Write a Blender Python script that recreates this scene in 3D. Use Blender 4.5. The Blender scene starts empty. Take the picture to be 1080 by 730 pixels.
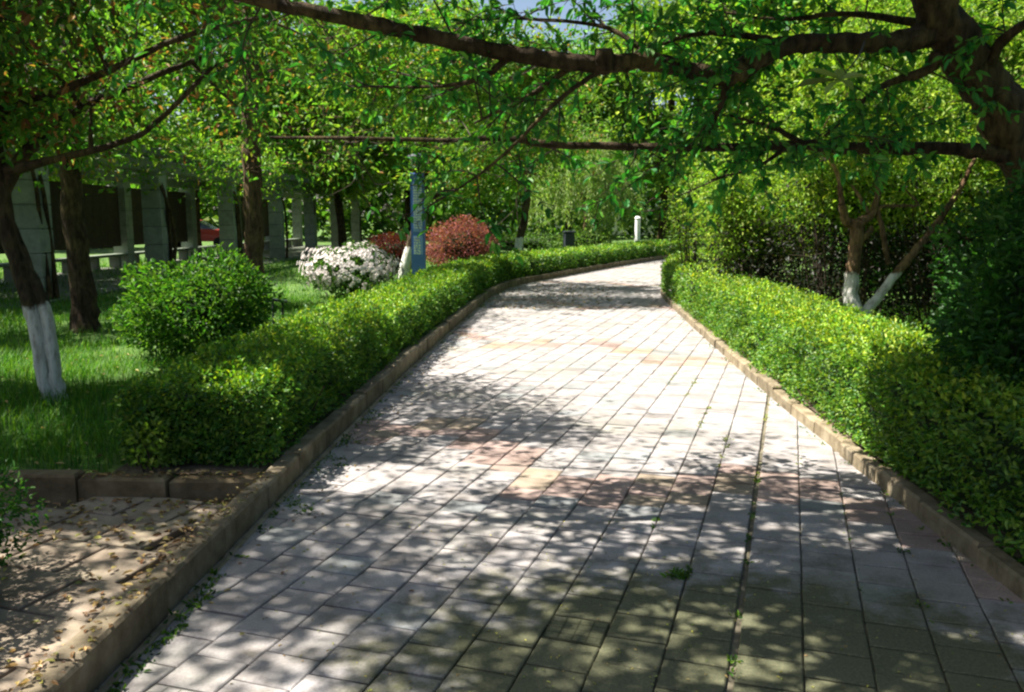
import bpy, math
import numpy as np
from mathutils import Vector

SC = bpy.context.scene
COL = SC.collection
R = math.radians
RNG = np.random.default_rng(7)

# ------------------------------------------------------------------ camera numbers
CAM_H, FPX, PITCH = 1.55, 900.0, math.atan(133 / 900)
def P(px, py, D):
    """point at depth D (metres ahead) seen at photo pixel px, py"""
    cp, sp = math.cos(PITCH), math.sin(PITCH)
    a, b = px - 540, 365 - py
    d = np.array([a, cp * FPX + sp * b, -sp * FPX + cp * b])
    return np.array([0, 0, CAM_H]) + d * (D / d[1])

SUN_EL, SUN_AZ = R(58), R(-86)           # azimuth from +Y towards +X (negative: left, ahead)
SUN_H = np.array([math.sin(SUN_AZ), math.cos(SUN_AZ)])   # horizontal direction to the sun
SHIFT = 1 / math.tan(SUN_EL)

# ------------------------------------------------------------------ path centre line
S_TAB = [-6, 4, 7, 10, 13, 17, 19, 22, 28, 35, 45, 60]
H_TAB = [2, 2, 3.2, 4.2, 4.2, 5, 10, 22, 23, 26, 42, 70]
_s = np.arange(-6, 60, 0.05)
_h = np.radians(np.interp(_s, S_TAB, H_TAB))
_x = np.cumsum(np.sin(_h) * 0.05); _y = np.cumsum(np.cos(_h) * 0.05)
_k = np.argmin(abs(_s - 0)); _y -= _y[_k]
_k = np.argmin(abs(_y - 4)); _x += -1.33 - _x[_k]
PW = 3.45
def path_pt(s, lat):
    s = np.asarray(s, float); lat = np.asarray(lat, float)
    x = np.interp(s, _s, _x); y = np.interp(s, _s, _y); h = np.interp(s, _s, _h)
    return np.stack(np.broadcast_arrays(x + lat * np.cos(h), y - lat * np.sin(h)), -1)
def path_inv(xy):
    xy = np.atleast_2d(xy); out = np.zeros((len(xy), 2))
    for a in range(0, len(xy), 2000):
        q = xy[a:a + 2000]
        d = (q[:, None, 0] - _x[None, ::4]) ** 2 + (q[:, None, 1] - _y[None, ::4]) ** 2
        k = d.argmin(1) * 4
        dx = q[:, 0] - _x[k]; dy = q[:, 1] - _y[k]
        out[a:a + 2000, 0] = _s[k]
        out[a:a + 2000, 1] = dx * np.cos(_h[k]) - dy * np.sin(_h[k])
    return out

# ------------------------------------------------------------------ where canopies are dense or open
def wob(x, y, f=1.0, k=0.0):
    return (np.sin(x * 2.1 * f + y * 1.3 * f + k) + np.sin(-x * 1.7 * f + y * 2.9 * f + 1.7 + k)
            + np.sin(x * 4.3 * f - y * 3.7 * f + .5 + k) * .6) / 2.6
ZONES = [  # cx, cy, rx, ry, density of the leaves whose shade falls there
    (1.3, 9.8, 2.0, 5.6, .015), (-0.5, 12.2, 1.6, 3.7, .015), (-1.9, 12.0, 1.6, 4.5, .06),
    (3.0, 10.5, 1.2, 5.0, .05), (4.8, 12.5, 2.6, 4.0, .12), (0.6, 5.2, 1.1, .8, .06),
    (-3.0, 16.0, 1.5, 1.6, .05), (-1.2, 22.0, 2.0, 2.0, .06), (-3.4, 9.2, 1.3, .9, .05),
    (-4.2, 7.9, 1.2, .55, .08), (-2.0, 9.3, 1.2, 2.6, .06), (-3.9, 5.9, 1.8, 1.0, 1.2), (3.7, 5.0, 1.3, 1.8, 1.3), (4, 27, 5, 7, .06), (-15, 28, 6, 12, .1),
    (-1.4, 20.4, 1.7, .8, .02), (4.8, 39, 4.5, 2.5, .01), (-0.45, 6.9, .85, 1.5, .32), (-0.95, 5.0, .5, .33, .03), (-.3, 5.6, .5, .28, .1),
    (6.6, 9.6, 2.2, 3.2, 1.3), (1.8, 5.3, .7, .9, .5), (1.2, 16.6, 4.0, 1.5, 1.2), (-2.0, 3.8, .8, .35, .2),
    (0.9, 4.55, 2.0, .45, .45), (-.9, 3.5, .6, .9, .6), (.8, 2.9, 1.5, .95, 1.4), (2.9, 4.3, .95, 1.5, 1.4), (1.9, 3.1, .8, .55, 1.3),
]
def density(x, y):
    d = np.full(np.shape(x), .7)
    n = wob(x, y, 1.3) * .22 + wob(x, y, 3.1, 2.) * .2
    for cx, cy, rx, ry, v in ZONES:
        r = np.sqrt(((x - cx) / rx) ** 2 + ((y - cy) / ry) ** 2) + n
        w = np.clip((1.12 - r) / .24, 0, 1); w = w * w * (3 - 2 * w)
        d = d * (1 - w) + v * w
    return d
def canopy_keep(p, rng, gain=1.0):
    z = p[:, 2] - .15
    x = p[:, 0] - SUN_H[0] * SHIFT * z; y = p[:, 1] - SUN_H[1] * SHIFT * z
    return rng.random(len(p)) < density(x, y) * gain

# ------------------------------------------------------------------ mesh builder
class Geo:
    def __init__(s): s.v = []; s.f = []; s.m = []; s.c = []; s.n = 0; s.x = []
    def add(s, verts, faces, mat=0, col=(1, 1, 1), extra=None):
        verts = np.asarray(verts, float); faces = np.asarray(faces, int)
        if len(verts) == 0: return
        s.v.append(verts); s.f.append(faces + s.n); s.m.append(np.full(len(faces), mat))
        c = np.asarray(col, float)
        s.c.append(np.broadcast_to(c, (len(verts), 3)))
        s.x.append(np.zeros((len(verts), 3)) if extra is None else np.broadcast_to(extra, (len(verts), 3)))
        s.n += len(verts)
    def box(s, c, d, rz=0, mat=0, col=(1, 1, 1), bev=0.0, tilt=None):
        c = np.asarray(c, float); h = np.asarray(d, float) / 2
        if bev:
            pr = [(-h[2], 0, ), ]
            b = min(bev, h.min() * .9)
            rings = []
            for zz, ins in ((-h[2], b), (-h[2] + b, 0), (h[2] - b, 0), (h[2], b)):
                hx, hy = h[0] - ins, h[1] - ins
                rings += [(-hx, -hy, zz), (hx, -hy, zz), (hx, hy, zz), (-hx, hy, zz)]
            v = np.array(rings)
            f = []
            for k in range(3):
                for q in range(4):
                    f.append((k * 4 + q, k * 4 + (q + 1) % 4, k * 4 + 4 + (q + 1) % 4, k * 4 + 4 + q))
            f += [(3, 2, 1, 0), (12, 13, 14, 15)]
        else:
            v = np.array([(sx * h[0], sy * h[1], sz * h[2]) for sz in (-1, 1) for sx, sy in ((-1, -1), (1, -1), (1, 1), (-1, 1))])
            f = [(3, 2, 1, 0), (4, 5, 6, 7), (0, 1, 5, 4), (1, 2, 6, 5), (2, 3, 7, 6), (3, 0, 4, 7)]
        if tilt is not None:
            ca, sa = math.cos(tilt), math.sin(tilt)
            v = np.stack([v[:, 0] * ca + v[:, 2] * sa, v[:, 1], -v[:, 0] * sa + v[:, 2] * ca], 1)
        ca, sa = math.cos(rz), math.sin(rz)
        v = np.stack([v[:, 0] * ca - v[:, 1] * sa, v[:, 0] * sa + v[:, 1] * ca, v[:, 2]], 1) + c
        s.add(v, f, mat, col)
    def tube(s, pts, rad, sides=8, mat=0, col=(1, 1, 1), rough=0.0, rng=None, cap=True):
        pts = np.asarray(pts, float); n = len(pts); rad = np.broadcast_to(rad, (n,))
        t = np.gradient(pts, axis=0); t /= np.linalg.norm(t, axis=1)[:, None] + 1e-9
        ref = np.array([0, 0, 1.]) if abs(t[0, 2]) < .9 else np.array([1., 0, 0])
        a = np.cross(t[0], ref); a /= np.linalg.norm(a)
        ang = np.arange(sides) * 2 * math.pi / sides
        rings = []
        for k in range(n):
            a = a - t[k] * (a @ t[k]); a /= np.linalg.norm(a) + 1e-9
            b = np.cross(t[k], a)
            rr = np.full(sides, rad[k])
            if rough and rng is not None: rr = rr * (1 + rough * rng.normal(size=sides))
            rings.append(pts[k] + rr[:, None] * (np.cos(ang)[:, None] * a + np.sin(ang)[:, None] * b))
        v = np.concatenate(rings)
        k, q = np.meshgrid(np.arange(n - 1), np.arange(sides), indexing='ij')
        k = k.ravel(); q = q.ravel(); q2 = (q + 1) % sides
        f = np.stack([k * sides + q, k * sides + q2, (k + 1) * sides + q2, (k + 1) * sides + q], 1)
        s.add(v, f, mat, col)
        if cap:
            m = len(v)
            for base, c0 in ((0, pts[0]), ((n - 1) * sides, pts[-1])):
                vv = np.concatenate([v[base:base + sides], c0[None]])
                ff = [(q, (q + 1) % sides, sides, sides) for q in range(sides)]
                ff = [(a_, b_, c_) for a_, b_, c_, _ in ff]
                s.add_tri(vv, ff, mat, col)
    def add_tri(s, v, f, mat=0, col=(1, 1, 1)):
        f = np.asarray(f, int)
        s.add(v, np.concatenate([f, np.full((len(f), 1), -10 ** 9)], 1), mat, col)
    def build(s, name, mats, parent=None, origin=(0, 0, 0), smooth=False, extra=None):
        me = bpy.data.meshes.new(name)
        v = np.concatenate(s.v) - np.asarray(origin, float)
        f = np.concatenate([x if x.shape[1] == 4 else np.concatenate([x, np.full((len(x), 1), -10 ** 9)], 1) for x in s.f])
        tri = f[:, 3] < 0
        tot = np.where(tri, 3, 4).astype(np.int32)
        start = np.concatenate([[0], np.cumsum(tot)[:-1]]).astype(np.int32)
        loops = f.ravel(); loops = loops[loops >= 0].astype(np.int32)
        me.vertices.add(len(v)); me.vertices.foreach_set('co', v.astype(np.float32).ravel())
        me.loops.add(len(loops)); me.loops.foreach_set('vertex_index', loops)
        me.polygons.add(len(f)); me.polygons.foreach_set('loop_start', start)
        me.polygons.foreach_set('loop_total', tot)
        me.polygons.foreach_set('material_index', np.concatenate(s.m).astype(np.int32))
        me.polygons.foreach_set('use_smooth', np.full(len(f), smooth))
        ca = me.attributes.new('tone', 'FLOAT_COLOR', 'POINT')
        c = np.concatenate(s.c); ca.data.foreach_set('color', np.concatenate([c, np.ones((len(c), 1))], 1).astype(np.float32).ravel())
        if extra:
            ea = me.attributes.new(extra, 'FLOAT_VECTOR', 'POINT')
            ea.data.foreach_set('vector', np.concatenate(s.x).astype(np.float32).ravel())
        for m in (mats if isinstance(mats, (list, tuple)) else [mats]): me.materials.append(m)
        me.update(calc_edges=True); me.validate()
        o = bpy.data.objects.new(name, me); COL.objects.link(o)
        if parent is not None: o.parent = parent
        else: o.location = origin
        return o

def unit(v): return v / (np.linalg.norm(v, axis=-1, keepdims=True) + 1e-9)
def leaves(g, p, axis, nrm, L, W, col, mat=0, fold=.25, shape=6):
    """many folded leaf blades at points p"""
    n = len(p)
    if n == 0: return
    axis = unit(axis); nrm = unit(nrm - axis * (nrm * axis).sum(1, keepdims=True)); side = np.cross(axis, nrm)
    L = np.broadcast_to(L, (n,))[:, None]; W = np.broadcast_to(W, (n,))[:, None]
    up = nrm * W * fold
    if shape == 6:
        v = np.stack([p, p + axis * L * .28 + side * W * .48 + up, p + axis * L * .68 + side * W * .36 + up * .7,
                      p + axis * L - nrm * L * .12, p + axis * L * .68 - side * W * .36 + up * .7, p + axis * L * .28 - side * W * .48 + up], 1).reshape(-1, 3)
        k = np.arange(n)[:, None] * 6
        f = np.concatenate([k + np.array([[0, 1, 2, 3]]), k + np.array([[0, 3, 4, 5]])])
    else:
        v = np.stack([p, p + axis * L * .5 + side * W * .5 + up, p + axis * L, p + axis * L * .5 - side * W * .5 + up], 1).reshape(-1, 3)
        f = np.arange(n)[:, None] * 4 + np.array([[0, 1, 2, 3]]); 
        shape = 4
    g.add(v, f, mat, np.repeat(np.broadcast_to(col, (n, 3)), shape, 0))
def tones(rng, n, pal, w=None, jit=.22):
    pal = np.asarray(pal, float); w = None if w is None else np.asarray(w, float) / np.sum(w)
    c = pal[rng.choice(len(pal), n, p=w)]
    c = c * (1 + rng.normal(size=(n, 1)) * jit) * (1 + rng.normal(size=(n, 3)) * .06)
    return np.clip(c, .004, .9)
def smooth_line(pts, n=6):
    pts = np.asarray(pts, float); m = len(pts)
    if m < 3: return pts[0] + (pts[-1] - pts[0]) * np.linspace(0, 1, n + 1)[:, None], None
    ext = np.concatenate([2 * pts[:1] - pts[1:2], pts, 2 * pts[-1:] - pts[-2:-1]])
    out = []
    for k in range(m - 1):
        p0, p1, p2, p3 = ext[k:k + 4]
        for t in np.linspace(0, 1, n, endpoint=False):
            out.append(.5 * (2 * p1 + (p2 - p0) * t + (2 * p0 - 5 * p1 + 4 * p2 - p3) * t * t + (3 * p1 - p0 - 3 * p2 + p3) * t ** 3))
    out.append(pts[-1])
    return np.array(out), None
def limb(g, ptsr, sides=8, n=6, rough=.05, rng=RNG, mat=0):
    """tapered limb through (point, radius) pairs; returns its centre line"""
    a = np.array([list(p) + [r] for p, r in ptsr], float)
    s, _ = smooth_line(a, n)
    s[:, :3] += rng.normal(size=(len(s), 3)) * s[:, 3:4] * .08
    g.tube(s[:, :3], np.maximum(s[:, 3], .0015), sides, mat, rough=rough, rng=rng)
    return s

# ------------------------------------------------------------------ materials
def nodes(name):
    m = bpy.data.materials.new(name); m.use_nodes = True; nt = m.node_tree; nt.nodes.clear()
    out = nt.nodes.new('ShaderNodeOutputMaterial')
    return m, nt, out
def N(nt, t, **kw):
    n = nt.nodes.new(t)
    for k, v in kw.items():
        if k in n.inputs: n.inputs[k].default_value = v
        else: setattr(n, k, v)
    return n
def noise(nt, scale, detail=5, rough=.6, coord='Object'):
    tc = N(nt, 'ShaderNodeTexCoord'); n = N(nt, 'ShaderNodeTexNoise', Scale=scale, Detail=detail, Roughness=rough)
    nt.links.new(tc.outputs[coord], n.inputs['Vector']); return n.outputs['Fac']
def ramp(nt, fac, stops):
    r = N(nt, 'ShaderNodeValToRGB'); e = r.color_ramp.elements
    while len(e) < len(stops): e.new(.5)
    for q, (p, c) in zip(e, stops): q.position = p; q.color = (*c, 1)
    nt.links.new(fac, r.inputs['Fac']); return r.outputs['Color']
def mixc(nt, a, b, fac=1.0, mode='MULTIPLY'):
    m = N(nt, 'ShaderNodeMix', data_type='RGBA', blend_type=mode)
    for sock, val in ((m.inputs[0], fac), (m.inputs[6], a), (m.inputs[7], b)):
        if isinstance(val, bpy.types.NodeSocket): nt.links.new(val, sock)
        else: sock.default_value = val if not isinstance(val, tuple) else (*val, 1)
    return m.outputs[2]
def mat_leaf(name, trans=.45, tint=(1.15, 1.35, .45), gloss=.018, rough=.5):
    m, nt, out = nodes(name)
    a = N(nt, 'ShaderNodeAttribute', attribute_name='tone')
    d = N(nt, 'ShaderNodeBsdfDiffuse'); t = N(nt, 'ShaderNodeBsdfTranslucent'); gl = N(nt, 'ShaderNodeBsdfGlossy', Roughness=rough)
    nt.links.new(a.outputs['Color'], d.inputs['Color'])
    nt.links.new(mixc(nt, a.outputs['Color'], tint), t.inputs['Color'])
    mx = N(nt, 'ShaderNodeMixShader', Fac=trans); nt.links.new(d.outputs[0], mx.inputs[1]); nt.links.new(t.outputs[0], mx.inputs[2])
    m2 = N(nt, 'ShaderNodeMixShader', Fac=gloss); nt.links.new(mx.outputs[0], m2.inputs[1]); nt.links.new(gl.outputs[0], m2.inputs[2])
    nt.links.new(m2.outputs[0], out.inputs['Surface']); return m
def mat_plain(name, stops, scale=6, rough=.8, bump=.3, bscale=None, spec=.3, tone=False, detail=6):
    m, nt, out = nodes(name)
    b = N(nt, 'ShaderNodeBsdfPrincipled', Roughness=rough); b.inputs['Specular IOR Level'].default_value = spec
    c = ramp(nt, noise(nt, scale, detail), stops)
    if tone:
        a = N(nt, 'ShaderNodeAttribute', attribute_name='tone'); c = mixc(nt, c, a.outputs['Color'])
    nt.links.new(c, b.inputs['Base Color'])
    if bump:
        bp = N(nt, 'ShaderNodeBump', Strength=bump, Distance=.02); nt.links.new(noise(nt, bscale or scale * 4, 8), bp.inputs['Height'])
        nt.links.new(bp.outputs[0], b.inputs['Normal'])
    nt.links.new(b.outputs[0], out.inputs['Surface']); return m
def mat_bark(name, dark, light, paint=0.0):
    m, nt, out = nodes(name)
    b = N(nt, 'ShaderNodeBsdfPrincipled', Roughness=.9); b.inputs['Specular IOR Level'].default_value = .15
    tc = N(nt, 'ShaderNodeTexCoord'); mp = N(nt, 'ShaderNodeMapping'); mp.inputs['Scale'].default_value = (1, 1, .28)
    nt.links.new(tc.outputs['Object'], mp.inputs['Vector'])
    n1 = N(nt, 'ShaderNodeTexNoise', Scale=22, Detail=8, Roughness=.65); nt.links.new(mp.outputs[0], n1.inputs['Vector'])
    c = ramp(nt, n1.outputs['Fac'], [(.35, dark), (.66, light)])
    n3 = noise(nt, 3.0, 3); c = mixc(nt, c, ramp(nt, n3, [(.38, (.7, .65, .6)), (.5, (1, 1, 1)), (.66, (1.5, 1.6, 1.1))]))
    if paint:
        sp = N(nt, 'ShaderNodeSeparateXYZ'); nt.links.new(tc.outputs['Object'], sp.inputs[0])
        n2 = noise(nt, 9, 5)
        ad = N(nt, 'ShaderNodeMath', operation='MULTIPLY_ADD'); nt.links.new(n2, ad.inputs[0]); ad.inputs[1].default_value = .16; nt.links.new(sp.outputs['Z'], ad.inputs[2])
        lt = N(nt, 'ShaderNodeMapRange'); nt.links.new(ad.outputs[0], lt.inputs[0])
        lt.inputs[1].default_value = paint + .095; lt.inputs[2].default_value = paint + .065; lt.inputs[3].default_value = 0; lt.inputs[4].default_value = 1
        worn = ramp(nt, n1.outputs['Fac'], [(.3, (.2, .18, .14)), (.42, (.46, .44, .39)), (.55, (.64, .63, .58))])
        c = mixc(nt, c, worn, lt.outputs[0], 'MIX')
    nt.links.new(c, b.inputs['Base Color'])
    bp = N(nt, 'ShaderNodeBump', Strength=1.0, Distance=.05); nt.links.new(n1.outputs['Fac'], bp.inputs['Height']); nt.links.new(bp.outputs[0], b.inputs['Normal'])
    nt.links.new(b.outputs[0], out.inputs['Surface']); return m
def mat_paver():
    m, nt, out = nodes('paver')
    b = N(nt, 'ShaderNodeBsdfPrincipled', Roughness=.85); b.inputs['Specular IOR Level'].default_value = .25
    a = N(nt, 'ShaderNodeAttribute', attribute_name='tone'); t = N(nt, 'ShaderNodeAttribute', attribute_name='tile')
    sp = N(nt, 'ShaderNodeSeparateXYZ'); nt.links.new(t.outputs['Vector'], sp.inputs[0])
    fine = noise(nt, 90, 6, .7); mid = noise(nt, 5, 6, .65); big = noise(nt, .9, 4, .6)
    c = mixc(nt, a.outputs['Color'], ramp(nt, fine, [(.3, (.72, .72, .72)), (.65, (1.08, 1.08, 1.08))]))
    c = mixc(nt, c, ramp(nt, mid, [(.32, (.66, .63, .58)), (.6, (1.05, 1.05, 1.05))]))
    # moss and dirt blotches
    moss = ramp(nt, big, [(.5, (0, 0, 0)), (.66, (1, 1, 1))])
    mm = N(nt, 'ShaderNodeMath', operation='MULTIPLY'); nt.links.new(moss, mm.inputs[0]); nt.links.new(ramp(nt, mid, [(.4, (0, 0, 0)), (.6, (1, 1, 1))]), mm.inputs[1])
    m2 = N(nt, 'ShaderNodeMath', operation='MULTIPLY'); nt.links.new(mm.outputs[0], m2.inputs[0]); m2.inputs[1].default_value = .45
    c = mixc(nt, c, (.13, .13, .06), m2.outputs[0], 'MIX')
    # moss film, painted darker to deepen the shade under the overhanging tree
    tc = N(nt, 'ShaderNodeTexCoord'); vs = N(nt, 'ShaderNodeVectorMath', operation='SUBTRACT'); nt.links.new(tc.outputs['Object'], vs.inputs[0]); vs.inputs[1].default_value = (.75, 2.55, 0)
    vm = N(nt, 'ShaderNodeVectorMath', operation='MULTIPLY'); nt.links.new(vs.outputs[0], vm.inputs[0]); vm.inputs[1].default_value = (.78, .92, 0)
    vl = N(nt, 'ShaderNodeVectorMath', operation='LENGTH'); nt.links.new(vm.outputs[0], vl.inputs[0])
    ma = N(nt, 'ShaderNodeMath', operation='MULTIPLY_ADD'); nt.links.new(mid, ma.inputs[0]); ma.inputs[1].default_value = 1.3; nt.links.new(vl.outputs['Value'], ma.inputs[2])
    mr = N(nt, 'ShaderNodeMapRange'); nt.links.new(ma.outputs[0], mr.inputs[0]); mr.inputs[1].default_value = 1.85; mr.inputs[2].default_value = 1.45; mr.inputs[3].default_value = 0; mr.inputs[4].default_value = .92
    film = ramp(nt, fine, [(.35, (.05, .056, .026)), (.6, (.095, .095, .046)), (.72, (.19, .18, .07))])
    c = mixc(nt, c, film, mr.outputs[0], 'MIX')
    # grooved tiles
    grs = []
    for ax in 'XY':
        mu = N(nt, 'ShaderNodeMath', operation='MULTIPLY'); nt.links.new(sp.outputs[ax], mu.inputs[0]); mu.inputs[1].default_value = 4
        fr = N(nt, 'ShaderNodeMath', operation='FRACT'); nt.links.new(mu.outputs[0], fr.inputs[0])
        pp = N(nt, 'ShaderNodeMath', operation='PINGPONG'); nt.links.new(mu.outputs[0], pp.inputs[0]); pp.inputs[1].default_value = .5
        l = N(nt, 'ShaderNodeMath', operation='LESS_THAN'); nt.links.new(pp.outputs[0], l.inputs[0]); l.inputs[1].default_value = .07
        grs.append(l)
    mx = N(nt, 'ShaderNodeMath', operation='MAXIMUM'); nt.links.new(grs[0].outputs[0], mx.inputs[0]); nt.links.new(grs[1].outputs[0], mx.inputs[1])
    gg = N(nt, 'ShaderNodeMath', operation='MULTIPLY'); nt.links.new(mx.outputs[0], gg.inputs[0]); nt.links.new(sp.outputs['Z'], gg.inputs[1])
    c = mixc(nt, c, mixc(nt, c, (.45, .47, .42)), gg.outputs[0], 'MIX')
    nt.links.new(c, b.inputs['Base Color'])
    bp = N(nt, 'ShaderNodeBump', Strength=.35, Distance=.004); nt.links.new(fine, bp.inputs['Height']); nt.links.new(bp.outputs[0], b.inputs['Normal'])
    nt.links.new(b.outputs[0], out.inputs['Surface']); return m

M_LEAF = mat_leaf('leaf'); M_HEDGE = mat_leaf('hedge_leaf', .38, (1.4, 1.25, .4), .03)
M_GRASS = mat_leaf('grass_blade', .4, (1.2, 1.25, .4), .015); M_PETAL = mat_leaf('petal', .35, (1, 1, 1), .02)
M_DRY = mat_leaf('dry_leaf', .15, (1, .9, .6), .03)
M_BARK = mat_bark('bark', (.016, .011, .007), (.085, .058, .034))
M_BARKP = mat_bark('whitewashed_bark', (.016, .012, .008), (.075, .055, .035), .78)
M_BARKV = mat_bark('whitewashed_pale_bark', (.05, .03, .016), (.22, .14, .08), .92)
M_BARKB = mat_bark('brown_bark', (.03, .02, .013), (.14, .09, .055))
M_TWIG = mat_plain('twig', [(.3, (.014, .01, .007)), (.7, (.06, .042, .026))], 20, .9, 0)
M_CORE = mat_plain('hedge_core', [(.3, (.008, .02, .005)), (.7, (.02, .04, .01))], 20, 1, 0)
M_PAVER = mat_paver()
M_JOINT = mat_plain('joint_soil', [(.3, (.1, .085, .06)), (.6, (.16, .14, .095)), (.75, (.12, .14, .05))], 14, .95, .3)
M_KERB = mat_plain('kerb_concrete', [(.3, (.09, .07, .04)), (.5, (.17, .135, .085)), (.7, (.25, .21, .145))], 7, .9, .4, 40, tone=True)
M_SOIL = mat_plain('soil', [(.3, (.05, .04, .026)), (.7, (.14, .105, .07))], 9, 1, .6)
M_LAWN = mat_plain('lawn_turf', [(.3, (.03, .06, .012)), (.5, (.06, .12, .02)), (.7, (.1, .16, .03))], 3, 1, .6, 60)
M_CONC = mat_plain('grey_stone_tile', [(.3, (.14, .16, .13)), (.7, (.24, .26, .22))], 5, .7, .15, tone=True)
M_DARKWOOD = mat_plain('dark_board', [(.3, (.02, .013, .008)), (.7, (.05, .032, .02))], 8, .7, .2)
M_BLUE = mat_plain('blue_panel', [(.3, (.04, .1, .38)), (.7, (.06, .14, .46))], 3, .4, 0, spec=.5)
M_PALEBLUE = mat_plain('pale_blue_panel', [(.3, (.16, .26, .62)), (.7, (.2, .3, .68))], 3, .4, 0, spec=.5)
M_WHITE = mat_plain('white_paint', [(.3, (.7, .7, .68)), (.7, (.82, .82, .8))], 5, .5, 0)
M_DARK = mat_plain('dark_metal', [(.3, (.015, .02, .03)), (.7, (.03, .035, .045))], 5, .5, 0)
M_WALL = mat_plain('pale_render', [(.3, (.55, .5, .48)), (.7, (.65, .6, .58))], 2, .9, 0)
M_GLASS = mat_plain('dark_glass', [(.3, (.03, .04, .05)), (.7, (.05, .06, .07))], 2, .1, 0, spec=.6)
M_CARPAINT = mat_plain('car_paint', [(.3, (.95, .95, .95)), (.7, (1, 1, 1))], 2, .3, 0, spec=.6, tone=True)
M_RUBBER = mat_plain('rubber', [(.3, (.015, .015, .015)), (.7, (.025, .025, .025))], 9, .8, 0)

# ------------------------------------------------------------------ scene helpers
def tag(o, label=None, cat=None, group=None, kind=None):
    if label: o['label'] = label
    if cat: o['category'] = cat
    if group: o['group'] = group
    if kind: o['kind'] = kind
    return o
def thing(name, label, cat, loc, group=None):
    o = bpy.data.objects.new(name, None); COL.objects.link(o); o.location = loc; o.empty_display_size = .2
    return tag(o, label, cat, group)

# ------------------------------------------------------------------ ground, path, kerbs
def sheet(name, x0, x1, y0, y1, z, mat, n=2):
    g = Geo(); X, Y = np.meshgrid(np.linspace(x0, x1, n), np.linspace(y0, y1, n))
    v = np.stack([X.ravel(), Y.ravel(), np.full(X.size, z)], 1)
    k = (np.arange(n - 1)[:, None] * n + np.arange(n - 1)).ravel()[:, None]
    g.add(v, k + np.array([[0, 1, n + 1, n]])); return tag(g.build(name, mat), kind='structure')
def ribbon(name, s0, s1, lats, z, mat, ds=.25, wave=0.0):
    s = np.arange(s0, s1 + ds / 2, ds); L = np.asarray(lats, float)
    q = path_pt(s[:, None], L[None, :]); zz = z + (wave * wob(q[..., 0] * .6, q[..., 1] * .6) if wave else 0 * q[..., 0])
    v = np.concatenate([q, zz[..., None]], -1).reshape(-1, 3); m = len(L)
    k = (np.arange(len(s) - 1)[:, None] * m + np.arange(m - 1)).ravel()[:, None]
    g = Geo(); g.add(v, k + np.array([[0, 1, m + 1, m]])); return tag(g.build(name, mat, smooth=True), kind='structure')

sheet('ground', -400, 400, -60, 700, -.12, M_LAWN)
ribbon('path_bed', -5, 56, [-.15, 1, 2.5, PW + .15], -.016, M_JOINT)
ribbon('lawn', 4.68, 50, [-45, -30, -20, -14, -10, -8, -6, -4.5, -3, -2, -1, -.14], .10, M_LAWN, wave=.025)
ribbon('right_lawn', -5, 45, [PW + .11, PW + 1, PW + 2, PW + 3.5, PW + 6, PW + 9, PW + 14], .08, M_LAWN, wave=.02)
ribbon('hedge_bed', 4.7, 50, [-1.0, -.14], .115, M_SOIL)
ribbon('right_hedge_bed', -5, 45, [PW + .1, PW + 1.0], .09, M_SOIL)
ribbon('side_path_bed', -4, 4.6, [-9, -4, -.14], .006, M_SOIL)

def tiles(g, ang, size, v0, keep, rng, palfn, gap=.0038, z=0.0, wide=None, span=(-40, 60), vspan=(-60, 60), off=(0, 0)):
    u = np.array([math.sin(ang), math.cos(ang)]); w = np.array([math.cos(ang), -math.sin(ang)])
    I, J = np.meshgrid(np.arange(*vspan), np.arange(*span), indexing='ij'); I = I.ravel(); J = J.ravel()
    shift = np.where(I % 2 == 0, 0, .5) + np.sin(I * 7.3) * .06
    cv = v0 + (I + .5) * size[0] + (0 if wide is None else np.where(I >= 0, wide / 2, -wide / 2))
    cu = (J + .5 + shift) * size[1]
    c = cv[:, None] * w + cu[:, None] * u + np.asarray(off)
    k = keep(c); I, J, c = I[k], J[k], c[k]; n = len(c)
    col, grid = palfn(I, J, c, rng)
    hw = (size[0] - gap) / 2 - rng.random(n) * .0025; hl = (size[1] - gap * 2.3) / 2 - rng.random(n) * .003
    rot = rng.normal(size=n) * .006
    zc = z + rng.normal(size=n) * .0016; tx = rng.normal(size=n) * .008; ty = rng.normal(size=n) * .008
    V, X = [], []
    for ins, dz in ((0, -.03), (0, -.004), (.005, 0)):
        for a, b in ((-1, -1), (1, -1), (1, 1), (-1, 1)):
            lv = a * (hw - ins); lu = b * (hl - ins)
            lv, lu = lv - lu * rot, lu + lv * rot
            V.append(np.concatenate([c + lv[:, None] * w + lu[:, None] * u, (zc + dz + lv * tx + lu * ty)[:, None]], 1))
            X.append(np.stack([np.full(n, (a + 1) / 2), np.full(n, (b + 1) / 2), grid], 1))
    v = np.stack(V, 1).reshape(-1, 3); x = np.stack(X, 1).reshape(-1, 3)
    ff = [(8, 11, 10, 9)]
    for r in (0, 4):
        for q in range(4): ff.append((r + q, r + 4 + q, r + 4 + (q + 1) % 4, r + (q + 1) % 4))
    f = (np.arange(n)[:, None, None] * 12 + np.array(ff)[None]).reshape(-1, 4)
    g.v.append(v); g.f.append(f + g.n); g.m.append(np.zeros(len(f))); g.c.append(np.repeat(col, 12, 0)); g.x.append(x); g.n += len(v)

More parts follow.
